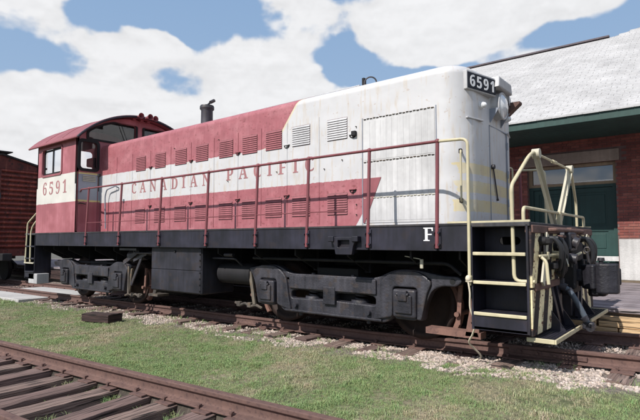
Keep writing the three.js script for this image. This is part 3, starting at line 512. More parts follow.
      for (const x of [-5.0, -4.45, -3.7, -2.5, -1.75, 1.45, 2.3, 3.1, 4.0, 4.9, 5.5]) P('cross_bearer', [ext([[x - 0.05, 1.05], [x + 0.05, 1.05], [x + 0.05, 1.385], [x - 0.05, 1.385]], [], -0.9, 0.9, 0.004), extX([[-1.36, 1.384], [-1.36, 1.28], [-0.9, 1.06], [0.9, 1.06], [1.36, 1.28], [1.36, 1.384]], [], x - 0.012, x + 0.012, 0.002)], M.dark);
    P('train_pipe', [pipe([[-5.0, 1.0, 1.0], [-2.0, 1.0, 1.0], [-1.7, 1.12, 1.0]], 0.025), pipe([[2.1, 1.22, 1.2], [5.3, 1.22, 1.2], [5.45, 1.1, 1.2]], 0.022)], M.dark);
    // battery and equipment box beside the tank
    const bb = P('equipment_box', rb(-0.35, 1.10, 0.60, 1.40, 0.7, 1.40, 0.025), std({ color: lin(0.040, 0.040, 0.056), roughness: 0.6, map: soot }));
    P('box_lid', [rb(-0.33, 1.085, 0.99, 1.385, 1.395, 1.412, 0.005, 1), rb(-0.33, 1.085, 0.62, 0.978, 1.395, 1.412, 0.005, 1)], bb.material, bb);
    const bo = []; for (let k = 0; k < 8; k++) bo.push(cyl([1.065, 0.66 + k * 0.1, 1.41], [1.065, 0.66 + k * 0.1, 1.425], 0.014, 0.014, 6)); bo.push(cyl([0.38, 1.3, 1.41], [0.38, 1.3, 1.43], 0.02, 0.02, 8)); P('box_bolt', bo, M.dark, bb);
    P('equipment_box', rb(-0.35, 1.10, 0.60, 1.40, -1.40, -0.7, 0.025), bb.material);
    P('air_reservoir', [cyl([1.2, 0.95, 1.0], [1.95, 0.95, 1.0], 0.17, 0.17, 24), cyl([1.95, 0.95, 1.0], [2.0, 0.95, 1.0], 0.17, 0.1, 24), cyl([2.0, 0.93, 1.0], [2.06, 0.93, 1.0], 0.03, 0.03, 10)], M.dark);
    P('air_reservoir', [cyl([1.2, 0.95, -1.0], [1.95, 0.95, -1.0], 0.17, 0.17, 24)], M.dark);
    P('air_pipe', [pipe([[1.2, 1.2, 1.25], [1.75, 1.2, 1.25], [1.75, 1.08, 1.1]], 0.018), cyl([1.55, 1.26, 1.3], [1.75, 1.26, 1.3], 0.03, 0.03, 10), pipe([[-0.4, 1.25, 1.3], [-1.1, 1.25, 1.3], [-1.1, 1.35, 1.3]], 0.018)], M.truck);
    P('brake_cylinder', [cyl([-1.5, 1.18, 1.1], [-0.95, 1.24, 1.1], 0.12, 0.12, 20), cyl([-0.95, 1.24, 1.1], [-0.75, 1.26, 1.1], 0.05, 0.05, 12), bx(-1.5, -0.9, 1.3, 1.34, 1.1, 1.38)], M.truck);
    P('brake_lever', [bar([-0.9, 1.2, 1.25], [-1.35, 0.62, 1.2], 0.06, 0.02, V(0, 0, 1)), bar([-0.75, 1.24, 1.25], [-1.2, 1.1, 1.25], 0.05, 0.02, V(0, 0, 1)), bar([-1.55, 1.05, 1.25], [-1.0, 1.3, 1.25], 0.08, 0.03, V(0, 0, 1))], M.truck);
    P('brake_hanger', [bar([-1.42, 0.98, 1.22], [-1.42, 0.45, 1.22], 0.05, 0.02, V(0, 0, 1)), bx(-0.75, -0.45, 0.45, 0.49, 0.95, 1.2), bar([-0.7, 0.47, 1.1], [-0.6, 0.75, 1.1], 0.08, 0.03, V(0, 0, 1))], M.dusty);
    P('dangling_hook', [rb(5.0, 5.04, 1.16, 1.27, 1.3, 1.33, 0.01), bar([4.8, 1.3, 1.31], [5.0, 1.27, 1.31], 0.02, 0.01)], M.cream);
  }

  // ---- trucks
  function truck(cx, dy, flip) {
    const t = sub('truck', loco), F = flip ? -1 : 1, TY = (y) => y + dy;
    const T = (n, gs, m) => { gs = (Array.isArray(gs) ? gs : [gs]).map((g) => (flip ? g.rotateY(Math.PI) : g).translate(cx, dy, 0)); return P(n, gs, m, t); };
    const AX = 1.165, WR = 0.46, AY = 0.698;
    const top = [[-1.62, 1.06, 0.03], [-1.30, 1.115, 0.1], [-1.0, 1.13, 0.12], [-0.74, 1.01, 0.1], [0.74, 1.01, 0.1], [1.0, 1.13, 0.12], [1.34, 1.13, 0.12], [1.62, 1.075, 0.08], [1.84, 1.07, 0.03], [1.88, 1.02, 0.03], [1.80, 0.955, 0.04]];
    const bot = [[1.62, 0.955, 0.06], [1.50, 0.90, 0.1], [1.42, 0.72, 0.05], [1.38, 0.53, 0.03], [1.31, 0.53, 0.02], [1.325, 0.92, 0.05], [0.99, 0.92, 0.05], [0.98, 0.55, 0.04], [0.86, 0.455, 0.06], [-0.86, 0.455, 0.06], [-0.98, 0.55, 0.04], [-0.99, 0.92, 0.05], [-1.325, 0.92, 0.05], [-1.31, 0.53, 0.02], [-1.38, 0.53, 0.02], [-1.46, 0.86, 0.04]];
    const holes = [fillet([[-0.72, 0.66, 0.04], [-0.08, 0.675, 0.04], [-0.08, 0.775, 0.05], [-0.6, 0.785, 0.05], [-0.72, 0.76, 0.04]], 0.04).reverse(), fillet([[0.08, 0.675, 0.04], [0.72, 0.66, 0.04], [0.72, 0.76, 0.04], [0.6, 0.785, 0.05], [0.08, 0.775, 0.05]], 0.04).reverse()];
    for (const s of [1, -1]) {
      const z0 = s > 0 ? 1.03 : -1.15, z1 = s > 0 ? 1.15 : -1.03, out = s * 1.15;
      T('side_frame', [ext(fillet([...top, ...bot], 0.04).reverse(), holes, z0, z1, 0.018),
        rb(-0.74, 0.74, 0.80, 0.99, Math.min(out - s * 0.0, out + s * 0.03), Math.max(out, out + s * 0.03), 0.012), rb(-0.1, 0.1, 0.62, 0.86, Math.min(out, out + s * 0.045), Math.max(out, out + s * 0.045), 0.012),
        ...[-1, 1].map((e) => ext(fillet([[0.70, 0.48, 0.05], [0.98, 0.55, 0.04], [0.99, 0.92, 0.05], [1.325, 0.92, 0.05], [1.31, 0.54, 0.02], [1.375, 0.54, 0.02], [1.45, 0.86, 0.05], [1.52, 1.0, 0.06], [1.36, 1.115, 0.12], [1.0, 1.118, 0.14], [0.80, 0.98, 0.1], [0.76, 0.72, 0.08]].map(([x, y, r]) => [x * e, y, r]), 0.04)[e > 0 ? 'slice' : 'reverse'](), [], s > 0 ? 1.13 : -1.185, s > 0 ? 1.185 : -1.13, 0.016)),
        rb(-0.82, 0.82, 0.47, 0.50, Math.min(out, out + s * 0.035), Math.max(out, out + s * 0.035), 0.010)], M.truck);
      for (const e of [-1, 1]) {
        const x = e * AX;
        T('journal_box', [rb(x - 0.155, x + 0.155, AY - 0.14, AY + 0.2, s > 0 ? 0.95 : -1.23, s > 0 ? 1.23 : -0.95, 0.03), ext(fillet([[x - 0.16, 0.66], [x + 0.16, 0.66], [x + 0.14, 0.53], [x - 0.14, 0.53]], 0.03), [], s > 0 ? 1.0 : -1.19, s > 0 ? 1.19 : -1.0, 0.012)], M.truck);
        T('journal_lid', [rb(x - 0.115, x + 0.115, AY - 0.09, AY + 0.13, s > 0 ? 1.22 : -1.255, s > 0 ? 1.255 : -1.22, 0.015), rb(x - 0.06, x + 0.06, AY + 0.06, AY + 0.19, s > 0 ? 1.23 : -1.275, s > 0 ? 1.275 : -1.23, 0.012), cyl([x - 0.08, AY + 0.14, s * 1.25], [x + 0.08, AY + 0.14, s * 1.25], 0.02, 0.02, 10)], M.truck);
        T('wear_plate', [rb(x + e * 0.165, x + e * 0.185, 0.56, 0.92, s > 0 ? 1.14 : -1.17, s > 0 ? 1.17 : -1.14, 0.006, 1)], std({ color: lin(0.26, 0.22, 0.17), roughness: 0.8, map: soot }));
        for (const g of [cyl([e * 0.62, 0.565, s * 1.14], [e * 0.62, 0.565, s * 1.20], 0.04, 0.036, 8), cyl([e * 0.58, 0.455, s * 1.09], [e * 0.58, 0.415, s * 1.09], 0.03, 0.03, 6), cyl([e * 0.34, 1.0, s * 1.1], [e * 0.34, 1.03, s * 1.1], 0.03, 0.03, 8)]) T('frame_bolt', g, M.truck);
        const sp = []; for (let k = 0; k <= 60; k++) { const a = k / 60 * Math.PI * 2 * 4; sp.push(V(e * 0.4 + 0.085 * Math.cos(a), 0.60 + 0.2 * k / 60, s * 0.98 + 0.085 * Math.sin(a))); }
        T('spring', [sweep(sp, 0.016, 6), cyl([e * 0.4, 0.66, s * 1.0], [e * 0.4, 0.70, s * 1.0], 0.14, 0.13, 18)], M.truck);
        T('wheel', [lathe([[0.0, -0.03], [0.10, -0.05], [0.12, -0.03], [0.30, 0.0], [0.38, -0.02], [0.39, -0.055], [WR, -0.06], [WR, 0.04], [WR + 0.028, 0.055], [WR + 0.02, 0.078], [0.38, 0.07], [0.30, 0.03], [0.12, 0.06], [0, 0.06]], 40).rotateX(-Math.PI / 2 * s).translate(x, AY, s * 0.70)], M.wheel);
        const br = []; for (let k = 0; k <= 8; k++) { const a = (-38 + 76 * k / 8) * Math.PI / 180; br.push([x + e * (WR + 0.012) * Math.cos(a), AY - 0.05 + (WR + 0.012) * Math.sin(a)]); } for (let k = 8; k >= 0; k--) { const a = (-38 + 76 * k / 8) * Math.PI / 180; br.push([x + e * (WR + 0.075) * Math.cos(a), AY - 0.05 + (WR + 0.06) * Math.sin(a)]); }
        T('brake_shoe', ext(e > 0 ? br : br.reverse(), [], s > 0 ? 0.67 : -0.76, s > 0 ? 0.76 : -0.67, 0.005), M.rustPale);
        T('brake_beam', [bar([x + e * 0.60, 1.0, s * 0.92], [x + e * 0.56, 0.5, s * 0.92], 0.05, 0.03, V(0, 0, 1)), cyl([x + e * 0.56, 0.62, s * 0.6], [x + e * 0.56, 0.62, s * 0.98], 0.03, 0.03, 10)], M.rustPale);
      }
      T('arm_hole', cyl([1.76, 1.015, s * 1.14], [1.76, 1.015, s * 1.152], 0.035, 0.035, 14), M.black);
      T('pedestal_brace', [bar([-1.60, 1.0, s * 1.13], [-1.50, 0.50, s * 1.13], 0.06, 0.03, V(0, 0, 1)), bar([-1.46, 0.86, s * 1.14], [-1.36, 0.88, s * 1.14], 0.03, 0.02, V(0, 0, 1))], std({ color: lin(0.28, 0.24, 0.18), roughness: 0.8, map: soot }));
      const ch = [[-1.95, 0.5], [-1.85, 0.46], [-1.72, 0.5], [-1.6, 0.46], [-1.48, 0.49], [-1.35, 0.45]]; T('brake_rod', [pipe(ch.map(([x, y]) => [x, y, s * 1.12]), 0.022, 0.03, 8), rb(-1.9, -1.82, 0.44, 0.52, s > 0 ? 1.09 : -1.15, s > 0 ? 1.15 : -1.09, 0.012), rb(-1.66, -1.58, 0.44, 0.52, s > 0 ? 1.09 : -1.15, s > 0 ? 1.15 : -1.09, 0.012)], M.dusty);
    }
    for (const e of [-1, 1]) T('axle', cyl([e * AX, AY, -1.0], [e * AX, AY, 1.0], 0.08, 0.08, 16), M.dark);
    T('bolster', [bx(-0.35, 0.35, 0.62, 1.1, -1.0, 1.0), bx(-1.0, 1.0, 0.45, 0.9, -0.5, 0.5)], M.black);
  }
  truck(3.56, 0, false); truck(-3.04, -0.065, true);

  // ---- corner steps
  function steps(x0, x1, s, F) {
    const st = sub('corner_steps', loco), Q = (n, g, m) => P(n, g, m, st);
    const zi = s > 0 ? [1.12, 1.5] : [-1.5, -1.12], a = Math.min(x0, x1), b = Math.max(x0, x1);
    for (const y of [1.365, 1.07, 0.75]) {
      Q('step_tread', rb(a, b, y - 0.03, y - 0.004, ...zi, 0.006, 1), M.sill);
      Q('step_edge', rb(a + 0.005, b - 0.005, y - 0.034, y + 0.002, s > 0 ? 1.49 : -1.515, s > 0 ? 1.515 : -1.49, 0.008, 1), F > 0 ? M.yellow : M.sill);
    }
    Q('step_back', ext([[a, 0.57], [b, 0.57], [b, 1.62], [a, 1.62]], [rrect(a + 0.16, b - 0.16, 1.44, 1.525, 0.042)], s > 0 ? 1.12 : -1.14, s > 0 ? 1.14 : -1.12, 0.002), M.sill);
    for (const e of [a - 0.02, b]) Q('step_side', bx(e, e + 0.02, 0.57, 1.64, ...zi), M.sill);
    Q('step_base', [rb(a, b, 0.57, 0.716, s > 0 ? 1.46 : -1.5, s > 0 ? 1.5 : -1.46, 0.006, 1), bx(a, b, 0.57, 0.6, ...zi)], M.sill);
  }
  for (const s of [1, -1]) { steps(5.70, 6.24, s, 1); steps(-5.68, -5.16, s, -1); }
  const porchM = std({ color: lin(0.10, 0.10, 0.105), roughness: 0.8, map: soot });
  for (const x of [5.66, -5.76]) P('end_platform', rb(x, x + 0.62, 1.625, WALK, -1.5, 1.5, 0.01, 1), porchM);
  for (const z of [1.47, -1.49]) P('platform_kick_strip', bx(5.42, 6.28, WALK, WALK + 0.02, z, z + 0.02), M.yellow);
  P('step_bracket', [ext([[5.46, 0.42], [5.62, 0.42], [5.64, 1.1], [5.585, 1.1], [5.52, 0.72]], [], 1.13, 1.16, 0.003), bx(4.98, 5.64, 0.40, 0.47, 1.0, 1.16), cyl([5.56, 0.62, 1.15], [5.56, 0.62, 1.2], 0.035, 0.035, 10)], M.rustPale);

  // ---- pilot, footboards, coupler and hoses at the front
  {
    const stripe = tex(512, 256, (u, v) => { const z = u * 3 - 1.5, y = v * 1.2, q = (Math.abs(z) * 1.0 + y * 0.34 + 10.05) / 0.34, f = q - Math.floor(q), n = fbm2(u, v, 30, 14, 501, 4), r = fbm2(u, v, 80, 40, 503, 3); let c = f < 0.52 ? [0.95, 0.89, 0.72] : [0.16, 0.13, 0.14]; if (r > 0.68) c = mix3(c, [0.40, 0.27, 0.22], clamp((r - 0.62) * 7)); return c.map((x) => x * (0.82 + 0.32 * n)); });
    stripe.repeat.set(1 / 3, 1 / 1.2); stripe.offset.set(0.5, -0.5 / 1.2);
    const sm1 = std({ map: stripe, roughness: 0.75, bumpMap: grain, bumpScale: 0.002 });
    const fixUV = (m) => { const p = m.geometry.attributes.position, uv = m.geometry.attributes.uv; for (let i = 0; i < uv.count; i++) uv.setXY(i, p.getZ(i) + ORG.z, p.getY(i) + ORG.y); return m; };
    const pl = fixUV(P('pilot', [rb(6.24, 6.285, 1.02, 1.62, -1.47, 1.47, 0.008, 1), rb(6.24, 6.28, 0.55, 1.0, 0.72, 1.47, 0.008, 1), rb(6.24, 6.28, 0.55, 1.0, -1.47, -0.72, 0.008, 1)], sm1));
    P('pilot_beam', [rb(6.2, 6.30, 0.985, 1.06, -1.40, 1.40, 0.01, 1), rb(6.22, 6.30, 1.56, 1.64, -1.46, 1.46, 0.01, 1)], M.rust);
    for (const s of [1, -1]) {
      P('pilot_plate', ext([[6.16, 0.56], [6.26, 0.56], [6.26, 1.0], [6.16, 1.0]], [], s > 0 ? 0.22 : -0.72, s > 0 ? 0.72 : -0.22, 0.004), M.sill);
      const fb = sub('footboard', loco), a = s > 0 ? 0.28 : -1.40, b = s > 0 ? 1.40 : -0.28, g = [];
      for (let k = 0; k <= 32; k++) { const z = lerp(a, b, k / 32); g.push(bx(6.215, 6.455, 0.505, 0.525, z - 0.005, z + 0.005)); } for (let k = 0; k <= 7; k++) { const x = lerp(6.215, 6.455, k / 7); g.push(bx(x - 0.007, x + 0.007, 0.503, 0.527, a, b)); }
      P('footboard_grating', g, M.sill, fb);
      P('footboard_edge', [rb(6.455, 6.475, 0.49, 0.535, a - 0.015, b + 0.015, 0.006, 1), rb(6.20, 6.458, 0.49, 0.535, s > 0 ? b : a - 0.02, s > 0 ? b + 0.02 : a, 0.006, 1)], M.yellow, fb);
      for (const z of [0.35, 0.78]) P('footboard_bracket', ext([[6.2, 0.50], [6.44, 0.50], [6.2, 0.85]], [], s * z - 0.01, s * z + 0.01, 0.001), M.sill, fb);
      for (const z of [0.3, 0.5]) P('footboard_leg', bar([6.27, 0.99, s * (z + 0.25)], [6.30, 0.53, s * (z + 0.02)], 0.03, 0.07, V(0, 0, 1)), M.sill, fb);
    }
    // coupler
    const cp = sub('coupler', loco), CY = 1.075;
    P('shank', [rb(6.2, 6.50, CY - 0.07, CY + 0.07, -0.075, 0.075, 0.02), rb(6.3, 6.36, CY - 0.16, CY + 0.16, -0.22, 0.22, 0.02)], M.casting, cp);
    P('head', [extY(fillet([[6.46, -0.10], [6.58, -0.15], [6.78, -0.17], [6.80, -0.10], [6.68, -0.06], [6.64, 0.02], [6.64, 0.10], [6.58, 0.17], [6.50, 0.13], [6.44, 0.07]], 0.02).reverse(), [], CY - 0.15, CY + 0.13, 0.02), rb(6.5, 6.62, CY - 0.24, CY - 0.12, -0.08, 0.06, 0.03)], M.casting, cp);
    P('knuckle', extY(fillet([[6.60, 0.16], [6.66, 0.06], [6.74, 0.045], [6.80, -0.01], [6.83, 0.04], [6.82, 0.12], [6.74, 0.17], [6.66, 0.19]], 0.02), [], CY - 0.19, CY + 0.15, 0.02), M.casting, cp);
    P('guard_arm', [extY(fillet([[6.70, -0.175], [6.81, -0.19], [6.82, -0.15], [6.78, -0.09], [6.70, -0.09]], 0.02).reverse(), [], CY - 0.11, CY + 0.09, 0.02), rb(6.52, 6.70, CY - 0.23, CY - 0.13, -0.1, 0.1, 0.04), cyl([6.60, CY + 0.12, -0.05], [6.60, CY + 0.155, -0.05], 0.05, 0.045, 12)], M.casting, cp);
    P('knuckle_pin', [cyl([6.66, CY - 0.2, 0.125], [6.66, CY + 0.19, 0.125], 0.024, 0.024, 12), cyl([6.66, CY + 0.18, 0.125], [6.66, CY + 0.215, 0.125], 0.04, 0.035, 12)], M.casting, cp);
    P('draft_housing', [rb(6.27, 6.42, 0.93, 1.26, -0.30, -0.19, 0.02), rb(6.27, 6.42, 0.93, 1.26, 0.19, 0.30, 0.02), rb(6.27, 6.40, 1.24, 1.46, -0.30, 0.30, 0.025), rb(6.27, 6.36, 0.86, 0.95, -0.3, 0.3, 0.02)], M.dark, cp);
    P('lock_lifter', [cyl([6.52, CY + 0.12, 0.0], [6.50, CY + 0.27, 0.02], 0.02, 0.018, 8), new THREE.TorusGeometry(0.03, 0.01, 6, 14).translate(6.50, CY + 0.3, 0.02)], M.steel, cp);
    P('uncoupling_lever', [pipe([[6.34, 1.33, 1.40], [6.34, 1.33, 0.55], [6.36, 1.26, 0.4], [6.44, 1.34, 0.05]], 0.016, 0.05), pipe([[6.34, 1.33, 1.38], [6.40, 1.28, 1.40], [6.42, 1.06, 1.42]], 0.016, 0.05), rb(6.28, 6.36, 1.29, 1.37, 1.1, 1.16, 0.01), rb(6.28, 6.36, 1.29, 1.37, 0.66, 0.72, 0.01)], M.yellow);
    // air pipes, cocks and hoses
    P('air_hose', [curve([[6.31, 0.97, 0.44], [6.38, 0.93, 0.44], [6.46, 0.80, 0.43], [6.52, 0.66, 0.40], [6.55, 0.575, 0.38]], 0.031, 24, 12)], M.hose);
    for (const [x, y] of [[6.385, 0.925], [6.535, 0.625]]) P('hose_clamp', cyl([x - 0.012, y + 0.018, 0.437], [x + 0.012, y - 0.018, 0.427], 0.038, 0.038, 12), M.truck);
    P('glad_hand', [rb(6.50, 6.62, 0.50, 0.59, 0.33, 0.42, 0.025), cyl([6.58, 0.53, 0.30], [6.58, 0.53, 0.42], 0.045, 0.045, 14)], M.truck);
    P('angle_cock', [cyl([6.26, 0.99, 0.44], [6.36, 0.955, 0.44], 0.045, 0.045, 12), rb(6.28, 6.34, 1.0, 1.06, 0.41, 0.47, 0.01), bar([6.31, 1.05, 0.44], [6.33, 1.08, 0.58], 0.02, 0.01)], M.truck);
    const mu = [[0.95, 1.50, 1.18], [0.85, 1.48, 1.10], [0.72, 1.50, 1.14], [-0.62, 1.5, 1.16], [-0.75, 1.48, 1.1], [-0.9, 1.5, 1.18]];
    for (const [z, y, b] of mu) P('multiple_unit_hose', [curve([[6.27, y, z], [6.36, y + 0.01, z], [6.42, y - 0.08, z - 0.02], [6.42, lerp(y, b, 0.6), z - 0.05], [6.38, b, z - 0.12], [6.33, b + 0.03, z - 0.2]], 0.022, 24, 8), cyl([6.33, b + 0.03, z - 0.2], [6.31, b + 0.06, z - 0.26], 0.03, 0.03, 10)], M.rubber);
    P('hose_loop', [curve([[6.30, 1.52, -0.42], [6.40, 1.50, -0.48], [6.46, 1.36, -0.52], [6.45, 1.22, -0.54], [6.38, 1.16, -0.58]], 0.026, 24, 8)], M.rubber);
    P('receptacle_box', [rb(6.28, 6.42, 1.36, 1.58, 0.12, 0.44, 0.03), cyl([6.42, 1.47, 0.34], [6.47, 1.45, 0.34], 0.06, 0.065, 16), cyl([6.40, 1.3, 0.52], [6.49, 1.28, 0.52], 0.05, 0.055, 16)], M.truck);
    P('rusty_pipe_row', [pipe([[6.30, 1.60, 0.9], [6.37, 1.60, 0.88], [6.37, 1.60, -0.5], [6.3, 1.58, -0.55]], 0.022), pipe([[6.3, 1.53, 0.55], [6.36, 1.53, 0.5], [6.36, 1.53, -0.25]], 0.016), rb(6.3, 6.36, 1.55, 1.64, -0.2, 0.1, 0.01), rb(6.28, 6.35, 1.42, 1.5, 0.5, 0.6, 0.01), rb(6.28, 6.36, 1.30, 1.42, -0.3, -0.2, 0.01)], M.rust);
    for (const [z, y, r] of [[0.62, 1.42, 0.05], [-0.45, 1.40, 0.05], [-0.6, 1.28, 0.04], [0.98, 1.22, 0.045], [1.18, 1.48, 0.05]]) P('end_valve', [cyl([6.28, y, z], [6.37, y, z], r, r * 0.8, 12), rb(6.35, 6.40, y - 0.03, y + 0.03, z - 0.05, z + 0.05, 0.012), cyl([6.33, y, z], [6.33, y - 0.14, z + 0.02], 0.014, 0.014, 8)], M.dark);
    P('pilot_post', [bar([6.31, 1.55, 0.98], [6.33, 1.05, 1.28], 0.09, 0.02, V(1, 0, 0)), bar([6.31, 1.55, -0.98], [6.33, 1.05, -1.28], 0.09, 0.02, V(1, 0, 0))], M.cream);
    P('yellow_cock_handle', [bar([6.40, 1.32, 0.62], [6.46, 1.22, 0.78], 0.03, 0.012, V(1, 0, 0)), cyl([6.36, 1.34, 0.6], [6.42, 1.32, 0.6], 0.02, 0.02, 8)], M.cream);
  }

  // ---- railings
  {
    const HY = 2.59, xs = [-2.62, -1.31, 0.03, 1.33, 2.46, 3.44, 4.41, 5.31];
    for (const s of [1, -1]) {
      for (const x of xs) {
        P('stanchion', [cyl([x, 1.40, s * 1.52], [x, HY, s * 1.47], 0.021, 0.021, 10), new THREE.SphereGeometry(0.03, 10, 8).translate(x, HY, s * 1.47)], M.handrail);
        P('stanchion_bracket', [rb(x - 0.045, x + 0.045, 1.40, 1.62, s > 0 ? 1.5 : -1.515, s > 0 ? 1.515 : -1.5, 0.005, 1), ...[1.44, 1.57].flatMap((y) => [-0.03, 0.03].map((d) => cyl([x + d, y, s * 1.51], [x + d, y, s * 1.545], 0.013, 0.013, 6)))], M.sill);
      }
      P('handrail', [pipe([[-3.13, 2.56, s * 1.40], [-2.95, HY, s * 1.47], [5.31, HY, s * 1.47]], 0.018, 0.05)], M.handrail);
      P('knee_rail', [cyl([-2.62, 1.86, s * 1.50], [4.05, 1.86, s * 1.50], 0.008, 0.008, 6)], M.handrail);
      P('end_handrail', pipe([[5.31, HY, s * 1.47], [5.67, HY - 0.02, s * 1.5], [5.67, 1.02, s * 1.515]], 0.017, 0.08), M.yellow);
      P('end_handrail_clip', [rb(5.645, 5.695, 1.06, 1.12, s > 0 ? 1.49 : -1.54, s > 0 ? 1.54 : -1.49, 0.01)], M.yellow);
      P('hood_grab', pipe([[-2.35, 2.62, s * HZ], [-2.35, 2.66, s * 1.03], [-2.72, 2.60, s * 1.03], [-2.78, 2.45, s * 1.03], [-2.78, 1.75, s * 1.0]], 0.014, 0.06), M.grey);
      P('number_flag_bracket', [cyl([-2.22, 2.5, s * 1.47], [-2.22, 2.86, s * 1.47], 0.014, 0.014, 6), rb(-2.25, -2.17, 2.8, 2.86, s > 0 ? 1.45 : -1.49, s > 0 ? 1.49 : -1.45, 0.01)], M.dark);
      // front end grab, bent up to the folded gangway plates
      P('end_grab', pipe([[6.30, 1.08, s * 1.44], [6.11, 1.08, s * 1.46], [6.10, 2.04, s * 1.46], [6.15, 2.40, s * 1.0], [6.16, 2.46, s * 0.86], [6.16, 2.44, s * 0.74]], 0.019, 0.07), M.yellow);
      P('gangway_brace', [bar([6.16, 1.62, s * 0.04], [6.16, 2.45, s * 0.79], 0.10, 0.03, V(1, 0, 0)), bar([6.175, 1.64, s * (0.04 + 0.03)], [6.175, 2.44, s * (0.79 + 0.03)], 0.012, 0.06, V(1, 0, 0)), cyl([6.13, 2.45, s * 0.79], [6.21, 2.45, s * 0.79], 0.055, 0.055, 14)], M.cream);
      // rear
      P('rear_grab', [pipe([[-5.16, 2.18, s * 1.46], [-5.66, 1.92, s * 1.48], [-5.68, 0.95, s * 1.5]], 0.019, 0.06), pipe([[-5.16, 1.98, s * 1.47], [-5.34, 1.84, s * 1.49], [-5.40, 1.7, s * 1.5], [-5.40, 0.98, s * 1.5]], 0.019, 0.06)], M.yellow);
    }
    P('gangway_link', [cyl([6.17, 2.45, 0.79], [6.17, 2.45, -0.79], 0.014, 0.014, 8), cyl([6.17, 2.45, 0.1], [6.17, 2.45, -0.06], 0.022, 0.022, 8)], M.yellow);
    P('end_rail', [pipe([[6.20, 1.66, 1.36], [6.20, 1.66, 1.42], [6.20, 1.82, 1.42], [6.20, 1.82, -1.42], [6.20, 1.66, -1.42], [6.20, 1.66, -1.36]], 0.018, 0.06), pipe([[6.20, 1.66, 1.42], [6.20, 1.66, 0.9]], 0.018), rb(6.18, 6.23, 1.60, 1.84, -0.05, 0.05, 0.01)], M.yellow);
    P('rear_step_box', rb(-5.46, -4.98, 0.46, 0.70, 1.22, 1.50, 0.012), M.white);
    P('rear_step_plate', [rb(-5.72, -5.18, 0.93, 0.96, 1.2, 1.52, 0.006, 1)], M.cream);
  }
}

